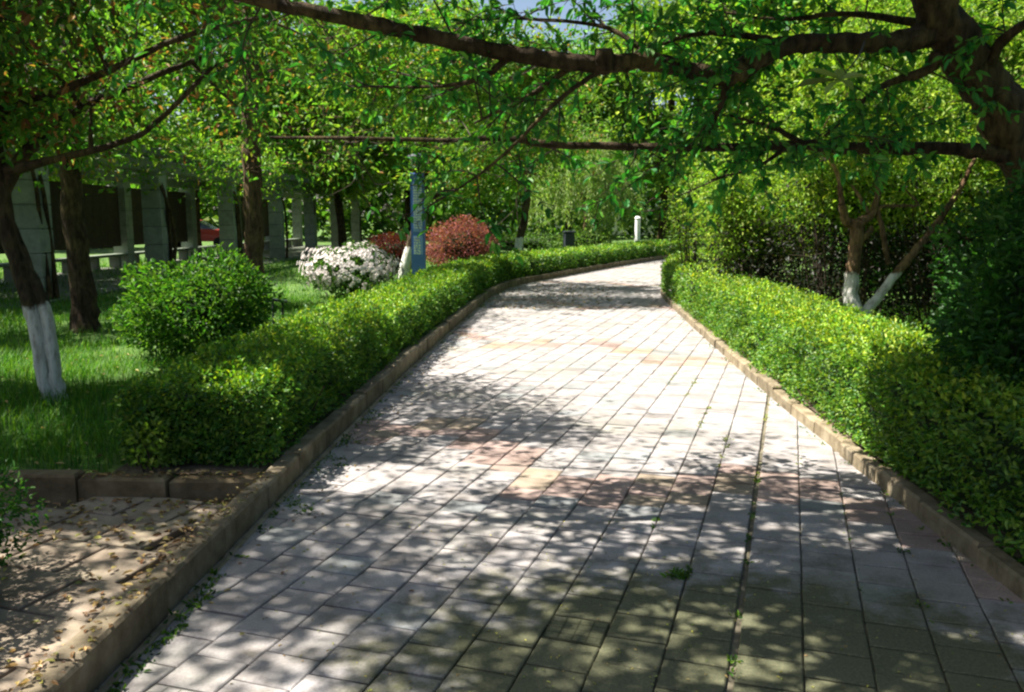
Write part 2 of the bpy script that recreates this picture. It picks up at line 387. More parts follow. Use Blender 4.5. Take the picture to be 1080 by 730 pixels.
ANG = R(18)
def pal_main(I, J, c, rng):
    n = len(I)
    grey = np.array([.295, .275, .27]); pink = np.array([.295, .22, .195]); tan = np.array([.29, .235, .18]); cool = np.array([.235, .24, .24])
    col = np.tile(grey, (n, 1)) * (1 + rng.normal(size=(n, 1)) * .07)
    r = rng.random(n)
    # stepped zigzag bands of pink pavers
    for J0 in (20, 44, 68, 94, 126):
        zig = np.abs((I + 30) % 10 - 5)
        d = np.abs(J + np.floor(I * .33) - J0 - zig)
        band = d <= 1.5
        q = band & (r < .62); col[q] = pink * (1 + rng.normal(size=(q.sum(), 1)) * .09)
        q = band & (r >= .62) & (r < .85); col[q] = tan * (1 + rng.normal(size=(q.sum(), 1)) * .08)
    q = (r > .93); col[q] = cool * (1 + rng.normal(size=(q.sum(), 1)) * .08)
    near = c[:, 1] < 4.4
    grid = ((rng.random(n) < np.where(near, .045, .008))).astype(float)
    return col, grid
def keep_main(c):
    lat = path_inv(c)
    return (lat[:, 1] > -.12) & (lat[:, 1] < PW + .1) & (lat[:, 0] > -4) & (lat[:, 0] < 54)
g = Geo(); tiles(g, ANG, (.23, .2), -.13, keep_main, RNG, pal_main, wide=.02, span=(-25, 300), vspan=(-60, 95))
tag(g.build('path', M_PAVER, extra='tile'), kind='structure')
def pal_side(I, J, c, rng):
    n = len(I); return np.array([.27, .215, .165]) * (1 + rng.normal(size=(n, 1)) * .12), np.zeros(n)
def keep_side(c):
    lat = path_inv(c); return (lat[:, 1] < -.2) & (lat[:, 1] > -6) & (lat[:, 0] > -2) & (lat[:, 0] < 4.42)
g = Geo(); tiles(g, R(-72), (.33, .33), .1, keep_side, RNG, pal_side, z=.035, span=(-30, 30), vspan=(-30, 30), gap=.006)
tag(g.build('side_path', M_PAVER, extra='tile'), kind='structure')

def kerb(name, s0, s1, lat, w, h, blk=.62, base=-.03):
    g = Geo(); rng = np.random.default_rng(len(name) + int(lat * 10) + 5)
    s = s0
    while s < s1:
        a = path_pt(s + .004, lat); b = path_pt(s + blk - .004, lat); d = b - a; m = (a + b) / 2 + rng.normal(size=2) * .004
        hh = h + rng.normal() * .007
        g.box((m[0], m[1], (hh + base) / 2), (np.linalg.norm(d), w, hh - base), math.atan2(d[1], d[0]) + rng.normal() * .008, 0,
              np.array([1, 1, 1]) * (1 + rng.normal() * .13), .012)
        s += blk
    return tag(g.build(name, M_KERB), kind='structure')
kerb('kerb', -3, 52, -.06, .11, .145); kerb('right_kerb', -3, 46, PW + .05, .095, .095)
g = Geo()                                           # thin concrete haunch at the foot of the left kerb
for s in np.arange(-2, 30, 1.2):
    a = path_pt(s, .018); b = path_pt(s + 1.19, .018); d = b - a; m = (a + b) / 2
    g.box((m[0], m[1], -.008), (np.linalg.norm(d), .035, .035), math.atan2(d[1], d[0]), 0, (1.25, 1.3, 1.35), .006)
tag(g.build('kerb_footing', M_KERB), kind='structure')
g = Geo(); x = -1.40; rr = np.random.default_rng(3)
while x > -7:
    g.box((x - .25, 4.6 + rr.normal() * .006, .06), (.49, .12, .165 + rr.normal() * .012), rr.normal() * .02, 0, np.array([.8, .72, .6]) * (1 + rr.normal() * .12), .014); x -= .5
tag(g.build('side_kerb', M_KERB), kind='structure')

# ------------------------------------------------------------------ grass, weeds, fallen leaves
def blades(g, p, rng, h, w, pal, wts=None, lean=.35):
    n = len(p); a = rng.random(n) * 2 * math.pi; side = np.stack([np.cos(a), np.sin(a), 0 * a], 1)
    ln = np.stack([np.cos(a + 1.57), np.sin(a + 1.57), 0 * a], 1) * (rng.random((n, 1)) * lean + .08)
    up = np.array([0, 0, 1.]); h = np.asarray(h)[:, None] if np.ndim(h) else h; w = np.asarray(w)[:, None] if np.ndim(w) else w
    m = p + (up + ln * .5) * h * .55; t = p + (up * .9 + ln * 1.6) * h
    v = np.stack([p - side * w, p + side * w, m - side * w * .8, m + side * w * .8, t - side * w * .15, t + side * w * .15], 1).reshape(-1, 3)
    k = np.arange(n)[:, None] * 6
    g.add(v, np.concatenate([k + np.array([[0, 1, 3, 2]]), k + np.array([[2, 3, 5, 4]])]), 0, np.repeat(tones(rng, n, pal, wts), 6, 0))
GPAL = [(.05, .16, .018), (.08, .2, .02), (.13, .24, .025), (.03, .11, .016)]
rng = np.random.default_rng(11); g = Geo()
for (y0, y1, x0, x1, n, h, w) in ((4.7, 9, -8, -1.9, 60000, .13, .0028), (9, 16, -9.5, -1.6, 45000, .12, .0045), (16, 32, -18, 1, 34000, .13, .008)):
    q = np.stack([rng.uniform(x0, x1, n), rng.uniform(y0, y1, n)], 1)
    dens = .5 + .75 * (wob(q[:, 0], q[:, 1], 1.2) + .2); q = q[rng.random(n) < dens]
    lat = path_inv(q)[:, 1]; q = q[lat < -1.05]
    hh = h * (.5 + rng.random(len(q)) * .8) * (1 + .35 * wob(q[:, 0], q[:, 1], 1.9))
    blades(g, np.c_[q, np.full(len(q), .09)], rng, hh, w, GPAL)
n = 16000; q = np.stack([rng.uniform(3.0, 8, n), rng.uniform(4, 14, n)], 1); lat = path_inv(q)[:, 1]; q = q[lat > PW + .95]
blades(g, np.c_[q, np.full(len(q), .07)], rng, .12 + rng.random(len(q)) * .14, .004, GPAL)
tag(g.build('grass', M_GRASS), 'long green grass growing on the lawns beside both hedges', 'grass', kind='stuff')

g = Geo()                                                   # weeds at the kerb feet and in the joints
def tuft(c, n, L, pal, r=.03):
    d = rng.normal(size=(n, 3)); d[:, 2] = np.abs(d[:, 2]) * .8 + .15
    leaves(g, np.asarray(c) + rng.normal(size=(n, 3)) * np.array([r, r, .004]), d, np.array([0, 0, 1.]) + rng.normal(size=(n, 3)) * .5,
           L * (.6 + rng.random(n) * .7), L * .5, tones(rng, n, pal), shape=6)
WP = [(.06, .14, .02), (.11, .2, .025), (.04, .1, .02)]
for s in np.r_[rng.uniform(2.3, 3.6, 70), rng.uniform(3.6, 9, 50), rng.uniform(9, 25, 50)]:
    q = path_pt(s, (.045 + abs(rng.normal()) * .015)); tuft((*q, .0), rng.integers(3, 9), rng.uniform(.014, .032), WP, .02)
for s in rng.uniform(2.5, 14, 60):
    q = path_pt(s, PW - .02 - abs(rng.normal()) * .02); tuft((*q, .0), rng.integers(2, 7), rng.uniform(.012, .024), WP, .015)
for s, l in ((5.3, .12), (5.9, .1), (4.45, .12), (6.6, .1)):
    q = path_pt(s, l); [tuft((q[0] + rng.normal() * .05, q[1] + rng.normal() * .06, .0), 10, .026, WP, .03) for _ in range(4)]
YP = [(.2, .24, .03), (.26, .28, .05), (.15, .22, .03)]
u = np.array([math.sin(ANG), math.cos(ANG)]); w = np.array([math.cos(ANG), -math.sin(ANG)])
for i, a, b, k in ((0, 5.1, 5.4, 3), (0, 6.6, 7.4, 5), (-1, 5.4, 6.5, 9), (-2, 6.2, 7.4, 9), (-3, 7.2, 8.4, 10), (-4, 8.0, 9.2, 8), (-2, 4.1, 4.3, 2), (1, 5.6, 6.6, 3), (0, 2.6, 5.2, 14), (-1, 3.6, 3.75, 5), (2, 3.6, 5.5, 6), (3, 3.4, 5.5, 7)):
    for _ in range(k):
        q = (-.13 + i * .23 + (.01 if i > 0 else -.01 if i < 0 else 0) + rng.normal() * .004) * w + rng.uniform(a, b) * u
        tuft((*q, -.004), rng.integers(4, 10), rng.uniform(.012, .026), YP if a > 5 else WP, .012)
q = P(723, 623, 1); 
for _ in range(6): tuft((.745 + rng.normal() * .02, 3.56 + rng.normal() * .02, 0), 9, .03, WP, .02)
tag(g.build('weeds', M_GRASS), 'small weeds sprouting along the kerbs and paving joints', 'weeds', kind='stuff')

g = Geo()
n = 2300; q = np.stack([rng.uniform(-4.5, -1.5, n), rng.uniform(2.4, 4.5, n)], 1)
dd = np.clip((q[:, 1] - 3.2) / 1.2, 0, 1) ** 1.5 * .9 + np.exp(-((path_inv(q)[:, 1] + .2) / .16) ** 2) * .7 + .06
q = q[rng.random(n) < dd]; n = len(q)
def litter(p, L, pal):
    n = len(p); a = rng.random(n) * 6.28
    leaves(g, p, np.stack([np.cos(a), np.sin(a), rng.normal(size=n) * .15], 1), np.array([0, 0, 1.]) + rng.normal(size=(n, 3)) * .25, L * (.6 + rng.random(n) * .7), L * .5, tones(rng, n, pal))
LP = [(.3, .2, .07), (.36, .27, .1), (.2, .12, .05), (.13, .08, .04), (.28, .26, .07)]
litter(np.c_[q, np.full(n, .042)], .042, LP)
s = rng.uniform(2, 4.6, 260); q = path_pt(s, rng.uniform(-.12, -.01, 260)); litter(np.c_[q, np.full(260, .16)], .028, LP)
q = np.c_[rng.uniform(-2.9, -1.5, 140), rng.uniform(4.55, 4.66, 140)]; litter(np.c_[q, np.full(140, .15)], .035, LP)
n = 420; q = np.c_[rng.uniform(-1, 2.4, n), rng.uniform(2.4, 4.3, n)]; litter(np.c_[q, np.full(n, .004)], .014, [(.35, .33, .06), (.3, .22, .08), (.2, .25, .05)])
n = 160; q = path_pt(rng.uniform(3, 12, n), np.abs(rng.normal(size=n)) * .25 + .03); litter(np.c_[q, np.full(n, .004)], .03, LP)
n = 500; q = path_pt(rng.uniform(15, 21, n), rng.uniform(0, 2.4, n) ** 1.0); litter(np.c_[q, np.full(n, .004)], .06, LP)
n = 420; q = np.c_[rng.uniform(-7, -2.2, n), rng.uniform(4.7, 9, n)]; litter(np.c_[q, .13 + rng.random(n) * .05], .045, LP)
tag(g.build('fallen_leaves', M_DRY), 'dry tan fallen leaves strewn over the paving', 'leaves', kind='stuff')

# ------------------------------------------------------------------ hedges
def hedge(name, label, s0, s1, latfn, width, hfn, base, pal, bands, seed, group):
    """clipped hedge following the path: stems inside, leaves through the outer shell"""
    rng = np.random.default_rng(seed); o = path_pt((s0 + s1) / 2, latfn); org = (float(o[0]), float(o[1]), base)
    root = thing(name, label, 'hedge', org, group)
    core = Geo(); ss = np.arange(s0 + .1, s1, .3); prof = [(.14, 0), (.12, .8), (.5, .86), (.88, .8), (.86, 0)]
    v = []
    for s in ss:
        for a, b in prof:
            q = path_pt(s, latfn + (a if latfn > 0 else -a) * width); v.append((q[0], q[1], base + b * (hfn(s) - .03)))
    m = len(prof); k = (np.arange(len(ss) - 1)[:, None] * m + np.arange(m - 1)).ravel()[:, None]
    core.add(v, k + np.array([[0, 1, m + 1, m]]), 2)
    for e in (0, len(ss) - 1): core.add([v[e * m + i] for i in range(m)], [(0, 1, 2, 3)], 2); core.add_tri([v[e * m + i] for i in (0, 3, 4)], [(0, 1, 2)], 2)
    g = core; sg = g
    for (a, b, dens, L, shp) in bands:
        a = max(a, s0); b = min(b, s1)
        if b <= a: continue
        area = (b - a) * (width + 2 * hfn(a) * .9); n = int(area * dens)
        s = rng.uniform(a, b, n); t = rng.random(n)
        hm = hfn(.5 * (a + b)); f1 = hm / (2 * hm + width)
        zz = np.where(t < f1, t / f1, np.where(t > 1 - f1, (1 - t) / f1, 1.0)); lt = np.clip((t - f1) / (1 - 2 * f1), 0, 1)
        nx = np.where(t < f1, -1., np.where(t > 1 - f1, 1., 0)); nz = np.where((t >= f1) & (t <= 1 - f1), 1., .25)
        h = hfn(s) * (1 + .05 * wob(s * 3, lt * 4, 1.1, seed))
        depth = rng.random(n) ** 2.2 * .13 - np.abs(rng.normal(size=n)) * .025
        bul = .06 * wob(s * 2.2, zz * 5 + lt * 6, 1.2, seed + 2.)
        edge = np.minimum(np.minimum(zz, 1), 1)
        latl = lt * width + np.where(nx < 0, depth - bul, np.where(nx > 0, -depth + bul, 0))
        rnd = np.clip((zz - .8) / .2, 0, 1) ** 2 * .06 * (nx != 0); latl = latl - nx * rnd
        z = base + np.where(nx == 0, h - depth + bul * .6 - .05 * (np.abs(lt - .5) * 2) ** 4, zz * h * .97) + .02
        if s1 - s0 > 2:
            endp = np.clip((s0 + .12 - s) / .12, 0, 1); z = z - endp * .05
        q = path_pt(s, latfn + (latl if latfn > 0 else -latl))
        sg_ = 1 if latfn > 0 else -1
        hd = np.interp(s, _s, _h); out = np.stack([np.cos(hd) * nx * sg_, -np.sin(hd) * nx * sg_, nz], 1)
        ax = out * .8 + rng.normal(size=(n, 3)) * .75; nr = out * .7 + np.array([0, 0, .6]) + rng.normal(size=(n, 3)) * .4
        p = np.c_[q, z]; keep = (z > base + .03) & (rng.random(n) < .75 + .4 * wob(s * 4, zz * 9 + lt * 8, 1, 3.)); 
        cl = tones(rng, n, pal, None, .13) * (1 + .2 * wob(s * 1.1, lt * 2 + zz, 1, 1.))[:, None] * np.where((nx == 0)[:, None], np.array([1.85, 1.6, 1.1]), np.array([.9, 1., .9]))  # top leaves coloured brighter: yellow new growth plus painted sunlight
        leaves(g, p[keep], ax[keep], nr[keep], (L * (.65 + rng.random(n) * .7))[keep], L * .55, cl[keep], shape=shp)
        # end face
        if a == s0:
            n2 = int(width * hm * dens * 1.5); q = path_pt(s0 - .02 + rng.random(n2) ** 2 * .1, latfn + sg_ * rng.uniform(0, width, n2)); z2 = base + .03 + rng.random(n2) * hm * .95
            leaves(g, np.c_[q, z2], np.array([0, -.8, .2]) + rng.normal(size=(n2, 3)) * .7, np.array([0, -.4, .8]) + rng.normal(size=(n2, 3)) * .5, L * (.65 + rng.random(n2) * .7), L * .55, tones(rng, n2, pal), shape=shp)
        # sprigs standing above the clipped top
        n3 = int((b - a) * 60 * min(1, 8 / max(a, 4)))
        for _ in range(n3):
            s_ = rng.uniform(a, b); l_ = rng.uniform(.03, width - .03); q = path_pt(s_, latfn + sg_ * l_); b0 = np.array([q[0], q[1], base + hfn(s_) - .02]); dr = np.array([rng.normal() * .35, rng.normal() * .35, 1]) * rng.uniform(.04, .15)
            kk = 6; tt = np.linspace(.1, 1, kk)[:, None]
            leaves(g, b0 + dr * tt, rng.normal(size=(kk, 3)) + np.array([0, 0, .4]), np.array([0, 0, 1.]) + rng.normal(size=(kk, 3)) * .4, L, L * .5, tones(rng, kk, pal), shape=shp)
    for s in np.arange(s0 + .1, min(s1, 14), .16):
        for _ in range(2):
            q = path_pt(s + rng.normal() * .05, latfn + (1 if latfn > 0 else -1) * width * rng.uniform(.08, .9)); p0 = np.array([*q, base - .02]); p1 = p0 + np.array([rng.normal() * .08, rng.normal() * .08, hfn(s) * .7])
            sg.tube(np.array([p0, (p0 + p1) / 2 + rng.normal(size=3) * .015, p1]), [.009, .007, .004], 5, 1)
    g.build('foliage', [M_HEDGE, M_TWIG, M_CORE], root, org)
    return root
HP = [(.05, .15, .016), (.075, .19, .02), (.12, .24, .026), (.17, .27, .034), (.035, .11, .016)]
HPR = [(.06, .16, .016), (.1, .21, .022), (.15, .26, .03), (.2, .3, .036), (.04, .12, .016)]
BANDS = [(-5, 4, 4000, .036, 6), (4, 8, 5000, .034, 6), (8, 13, 3400, .04, 6), (13, 20, 1900, .056, 4), (20, 34, 900, .08, 4), (34, 50, 450, .11, 4)]
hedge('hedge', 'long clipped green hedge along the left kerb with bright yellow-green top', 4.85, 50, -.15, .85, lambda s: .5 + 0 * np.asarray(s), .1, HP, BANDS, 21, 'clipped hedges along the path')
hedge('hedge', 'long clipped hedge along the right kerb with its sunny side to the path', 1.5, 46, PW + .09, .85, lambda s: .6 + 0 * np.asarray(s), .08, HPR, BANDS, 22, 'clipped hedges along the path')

# ------------------------------------------------------------------ shrubs
def shrub(name, label, cat, c, rad, pal, n, L, seed, flat=.6, stems=9, shp=6, mat=None, lump=.16, low=0.0, wts=None, extra=None, group=None, lw=.5, shell=.35, core=True):
    rng = np.random.default_rng(seed); c = np.asarray(c, float); rad = np.asarray(rad, float)
    root = thing(name, label, cat, c, group); org = c
    d = unit(rng.normal(size=(n, 3))); r = 1 - np.abs(rng.normal(size=n)) * shell
    r = np.clip(r, .1, 1.2) * (1 + lump * (np.sin(d[:, 0] * 6 + seed) + np.sin(d[:, 1] * 7 + 2) + np.sin(d[:, 2] * 6 + d[:, 0] * 5 + 1)) / 2)
    p = c + np.array([0, 0, rad[2] * (1 + low)]) + d * r[:, None] * rad
    k = p[:, 2] > c[2] + .04; p, d = p[k], d[k]; m = len(p)
    ax = d * .7 + rng.normal(size=(m, 3)) * .6 + np.array([0, 0, .15]); nr = d * .5 + np.array([0, 0, flat]) + rng.normal(size=(m, 3)) * .45
    cl = tones(rng, m, pal, wts)
    g = Geo(); leaves(g, p, ax, nr, L * (.6 + rng.random(m) * .7), L * lw, cl, shape=shp)
    sg = g; top = c[2] + rad[2] * (1 + low)
    for _ in range(stems):
        a = rng.random() * 6.28; q = np.array([math.cos(a), math.sin(a), 0]) * rad * rng.uniform(.3, .75)
        p0 = c + q * .25 - np.array([0, 0, .04]); p1 = c + q; p1[2] = top + rad[2] * rng.uniform(-.1, .5)
        sg.tube(smooth_line([p0, (p0 + p1) / 2 - q * .15 + rng.normal(size=3) * .03, p1], 4)[0], np.linspace(.018, .006, 9) * (rad[0] / .8) ** .5, 6, 1)
    if core:
        th, ph = np.meshgrid(np.linspace(0, 2 * math.pi, 14, endpoint=False), np.linspace(.25, math.pi - .25, 7)); 
        v = np.stack([np.cos(th) * np.sin(ph), np.sin(th) * np.sin(ph), np.cos(ph)], -1).reshape(-1, 3) * rad * .52 + c + np.array([0, 0, rad[2] * (1 + low)])
        v[:, 2] = np.maximum(v[:, 2], c[2] + .02); f = [(a * 14 + b, a * 14 + (b + 1) % 14, a * 14 + 14 + (b + 1) % 14, a * 14 + 14 + b) for a in range(6) for b in range(14)]
        sg.add(v, f, 2)
    g.build('foliage', [mat or M_LEAF, M_TWIG, M_CORE], root, org)
    if extra: extra(root, org, c, rad, rng, low)
    return root
LZ = .1
shrub('round_bush', 'round bright green leafy bush on the lawn behind the left hedge', 'bush', (-3.25, 8.9, LZ), (.80, .75, .53),
      [(.045, .125, .016), (.07, .16, .02), (.11, .2, .026), (.03, .09, .014)], 10000, .062, 31, lump=.2)
def petals(root, org, c, rad, rng, low):
    g = Geo(); n = 1700; d = unit(rng.normal(size=(n, 3))); d = d[(d[:, 2] > -.35 + .2 * rng.normal(size=n)) & (wob(d[:, 0] * 4, d[:, 1] * 4 + d[:, 2] * 3, 1.1) + rng.normal(size=n) * .25 > -.35)]; n = len(d)
    r = 1 + .11 * (np.sin(d[:, 0] * 6) + np.sin(d[:, 1] * 7 + 2) + np.sin(d[:, 2] * 5)) + rng.normal(size=n) * .06
    p = c + np.array([0, 0, rad[2]]) + d * r[:, None] * rad
    for k in range(5):
        a = k * 1.2566 + rng.random(n) * .3; t1 = unit(np.cross(d, np.array([.3, .2, 1.]))); t2 = np.cross(d, t1)
        ax = t1 * np.cos(a)[:, None] + t2 * np.sin(a)[:, None] + d * .45
        leaves(g, p, ax, d, .052, .042, np.array([.8, .74, .72]) * (1 - rng.random((n, 1)) * .08), shape=6)
    g.build('flowers', M_PETAL, root, org)
shrub('flowering_bush', 'low bush smothered in white flowers on the lawn before the blue pillar', 'bush', (-2.95, 15.9, LZ), (.8, .75, .5),
      [(.05, .12, .02), (.07, .14, .03)], 3600, .075, 32, extra=petals)
shrub('red_shrub', 'rounded pinkish-red leaved shrub right of the blue pillar', 'bush', (-1.3, 22, LZ), (.95, .85, .76), [(.26, .08, .095), (.33, .12, .14), (.17, .045, .055)], 9000, .062, 33, lump=.07)
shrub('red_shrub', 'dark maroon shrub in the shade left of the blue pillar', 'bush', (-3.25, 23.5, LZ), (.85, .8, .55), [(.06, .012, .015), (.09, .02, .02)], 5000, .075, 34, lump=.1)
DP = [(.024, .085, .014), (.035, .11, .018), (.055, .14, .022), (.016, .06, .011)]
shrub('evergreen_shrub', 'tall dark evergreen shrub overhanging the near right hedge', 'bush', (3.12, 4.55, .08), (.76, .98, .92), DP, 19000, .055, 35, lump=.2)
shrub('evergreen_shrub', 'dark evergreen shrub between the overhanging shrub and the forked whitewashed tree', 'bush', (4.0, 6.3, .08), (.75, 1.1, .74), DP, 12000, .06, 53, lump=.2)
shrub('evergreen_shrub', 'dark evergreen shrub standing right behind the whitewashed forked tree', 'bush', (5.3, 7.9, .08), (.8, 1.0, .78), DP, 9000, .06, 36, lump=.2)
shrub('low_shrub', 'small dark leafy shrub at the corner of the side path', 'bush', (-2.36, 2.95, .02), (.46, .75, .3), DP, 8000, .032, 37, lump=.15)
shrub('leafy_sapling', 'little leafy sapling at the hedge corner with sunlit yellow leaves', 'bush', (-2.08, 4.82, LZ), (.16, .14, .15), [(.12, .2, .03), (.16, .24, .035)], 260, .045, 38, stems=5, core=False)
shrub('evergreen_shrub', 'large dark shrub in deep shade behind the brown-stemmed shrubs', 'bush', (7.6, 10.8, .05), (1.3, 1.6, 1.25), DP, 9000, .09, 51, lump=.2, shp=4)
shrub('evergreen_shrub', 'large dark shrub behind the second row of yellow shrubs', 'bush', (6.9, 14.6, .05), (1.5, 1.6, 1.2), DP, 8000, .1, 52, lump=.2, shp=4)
# far low shrubs
shrub('round_bush', 'clipped green bush far behind the hedge under the pale willow', 'bush', (3.3, 37, LZ), (1.3, 1.1, .55), [(.08, .15, .03), (.12, .19, .04)], 2500, .12, 39, shp=4)
shrub('round_bush', 'green bush far behind the hedge left of the dark bin', 'bush', (.6, 38, LZ), (1.9, 1.1, .45), [(.05, .11, .02), (.08, .14, .03)], 2500, .12, 40, shp=4)

# ------------------------------------------------------------------ trees
def clumps_in(rng, c, rad, n, inner=.45):
    d = unit(rng.normal(size=(n, 3))); r = inner + (1 - inner) * rng.random(n) ** .6
    return np.asarray(c) + d * r[:, None] * np.asarray(rad)
def clump_leaves(g, rng, cl, r, n, L, pal, wts, droop, shp, mask, flat=.55, gain=1.0, lw=.45):
    k = rng.integers(0, len(cl), n); off = rng.normal(size=(n, 3)) * np.array([1, 1, flat]) * r * .55
    p = cl[k] + off
    if mask: kk = canopy_keep(p, rng, gain); p, off, k = p[kk], off[kk], k[kk]
    m = len(p)
    ax = unit(off) * .7 + rng.normal(size=(m, 3)) * .6 + np.array([0, 0, -droop]); nr = np.array([0, 0, 1.]) + rng.normal(size=(m, 3)) * .55
    ct = 1 + .18 * np.random.default_rng(5).normal(size=(len(cl), 1))
    leaves(g, p, ax, nr, L * (.6 + rng.random(m) * .7), L * lw, np.clip(tones(rng, m, pal, wts) * np.clip(ct[k], .6, 1.5), .004, .6), shape=shp)
def wood_to(g, rng, nodes_, cl, r0=.03, step=4, sides=6):
    """join every clump to the nearest wood already grown"""
    nd = [np.asarray(q) for q in nodes_]
    order = np.argsort([min(np.linalg.norm(c - q[:3]) for q in nd) for c in cl])
    for i in order:
        c = cl[i]; A = np.array(nd); dist = np.linalg.norm(A[:, :3] - c, axis=1) + np.maximum(0, A[:, 2] - c[2]) * .6
        q = A[dist.argmin()]; ln = np.linalg.norm(q[:3] - c); rr = min(q[3] * .75, r0 * (.5 + ln * .4)); rr = max(rr, .006)
        mid = (q[:3] + c) / 2 + np.array([0, 0, .1 * ln]) + rng.normal(size=3) * .06 * ln
        s = limb(g, [(q[:3], rr), (mid, rr * .75), (c, rr * .35)], sides, step, .04, rng)
        nd += [np.array(x) for x in s[1:]]
def tree(name, label, base, wood, crown, pal, nleaf, L, seed, bark=None, wts=None, cr=.6, nclump=40, droop=.2, shp=6, mask=True, gain=1.0, group=None, twigs=0, cat='tree', flat=.55, lw=.45, side=10):
    rng = np.random.default_rng(seed); base = np.asarray(base, float)
    root = thing(name, label, cat, base, group)
    g = Geo(); nd = []
    for k, w in enumerate(wood):
        s = limb(g, w, side if k == 0 else 8, 6, .06, rng); nd += [x for x in s[len(s) // 3:]]
    cl = []
    for (c, rad, frac) in crown: cl.append(clumps_in(rng, c, rad, max(3, int(nclump * frac))))
    cl = np.concatenate(cl); wood_to(g, rng, nd, cl, .035)
    lg = Geo(); clump_leaves(lg, rng, cl, cr, nleaf, L, pal, wts, droop, shp, mask, flat, gain, lw)
    if twigs:
        for c in cl:
            for _ in range(twigs):
                d = unit(rng.normal(size=3) * np.array([1, 1, .5])) * cr * rng.uniform(.5, 1.1)
                g.tube(smooth_line([c, c + d * .5 + rng.normal(size=3) * .04, c + d - np.array([0, 0, .06])], 3)[0], np.linspace(.007, .002, 7), 4, cap=False)
    g.build('trunk', bark or M_BARK, root, base, smooth=True); lg.build('crown', M_LEAF, root, base)
    return root
MID = [(.05, .16, .02), (.08, .2, .025), (.12, .24, .03), (.035, .12, .022)]
YEL = [(.15, .25, .028), (.2, .3, .035), (.27, .35, .045), (.1, .2, .025)]
REDG = [(.04, .13, .02), (.08, .18, .025), (.14, .06, .03), (.28, .13, .05), (.15, .24, .035)]
PALE = [(.22, .31, .1), (.28, .35, .14), (.17, .26, .07)]
ORG = [(.07, .18, .024), (.13, .24, .03), (.24, .2, .05), (.3, .15, .05), (.2, .29, .04)]
BACKG = [(.08, .17, .028), (.12, .21, .034), (.17, .25, .04), (.055, .125, .024)]

# left double-stemmed whitewashed tree
B = np.array([-3.72, 6.75, LZ])
tree('whitewashed_tree', 'dark twin-stemmed tree with whitewashed foot at the left edge of the lawn', B,
     [[(B + (.03, 0, -.1), .075), (P(48, 405, 6.7), .058), (P(34, 330, 6.7), .056), (P(8, 240, 6.75), .068), (P(-10, 130, 6.8), .07), (P(-5, 20, 6.8), .06), (P(30, -120, 6.9), .045)],
      [(B + (.1, .02, -.1), .07), (P(58, 400, 6.72), .056), (P(46, 325, 6.75), .056), (P(20, 265, 6.8), .062), (P(4, 200, 6.8), .06), (P(60, 130, 6.9), .04), (P(140, 90, 7.1), .03), (P(215, 60, 7.2), .02)],
      [(P(6, 180, 6.8), .045), (P(70, 165, 6.6), .03), (P(150, 140, 6.5), .022), (P(225, 70, 6.5), .015)],
      [(P(-8, 120, 6.8), .045), (P(80, 90, 6.4), .03), (P(190, 40, 6.1), .02), (P(290, 15, 6.0), .012)]],
     [((-3.2, 7.0, 3.2), (1.7, 1.6, 1.0), .62), ((-2.7, 6.2, 4.4), (2.0, 1.8, .9), .5), ((-3.9, 6.6, 2.5), (.8, .8, .4), .12)], REDG, 42000, .08, 41, M_BARKP,
     [4, 4, 1.4, .8, 2], .5, 60, .25, twigs=3, group='whitewashed trees on the lawns')
B = np.array([-5.55, 11.0, LZ])
tree('dark_tree', 'thick dark trunk tree in deep shade before the nearest pergola column', B,
     [[(B - (0, 0, .1), .2), (B + (.02, 0, .5), .15), (B + (-.05, 0, 1.6), .135), (B + (.05, 0, 3), .12), (B + (.1, .1, 5), .1)]],
     [((-5.4, 11, 4.8), (2.2, 2.0, 1.8), .8), ((-4.9, 10.3, 3.0), (1.3, 1.2, .6), .35)], ORG, 24000, .1, 42, None, [4, 4, .4, .3, 2], .6, 45, .25, twigs=1)
B = np.array([-4.25, 14.1, LZ])
tree('brown_tree', 'brown trunk tree standing left of the white flowering bush', B,
     [[(B - (0, 0, .1), .2), (B + (0, 0, .6), .16), (B + (.02, 0, 1.6), .15), (B + (.05, 0, 3), .14), (B + (.1, .1, 5.2), .09)]],
     [((-4.3, 14.1, 4.9), (2.4, 2.2, 1.6), .7), ((-3.4, 13.3, 2.9), (1.9, 1.3, .75), .6)], ORG, 32000, .105, 43, M_BARKB, [4, 4, .4, .25, 3], .6, 50, .25, twigs=1)
B = np.array([-2.75, 21.2, LZ])
tree('whitewashed_tree', 'leaning tree with whitewashed foot between the flowering bush and the blue pillar', B,
     [[(B - (0, 0, .1), .15), (B + (.25, 0, .8), .125), (B + (.45, 0, 1.5), .115), (B + (.55, -.1, 2.4), .1), (B + (1.3, -.3, 3.4), .07), (B + (2.6, -.6, 4.4), .04)],
      [(B + (.5, 0, 1.9), .07), (B + (1.6, -.3, 2.3), .05), (B + (3.0, -.9, 3.0), .03)],
      [(B + (.5, 0, 2.3), .06), (B + (.9, -2.0, 3.4), .04), (B + (1.4, -4.0, 4.2), .02)]],
     [((-.6, 20.2, 4.4), (3.0, 2.0, 1.3), .8), ((-.6, 19.5, 2.9), (2.2, 1.3, .5), .3), ((-3.0, 20.5, 4.8), (2, 1.6, 1.3), .35), ((-1.3, 16.7, 4.4), (2.3, 1.5, .9), .7)], ORG, 44000, .125, 44, M_BARKP, [4, 4, .6, .35, 2.5], .7, 55, .3, shp=4, group='whitewashed trees on the lawns')
B = np.array([.15, 33, LZ])
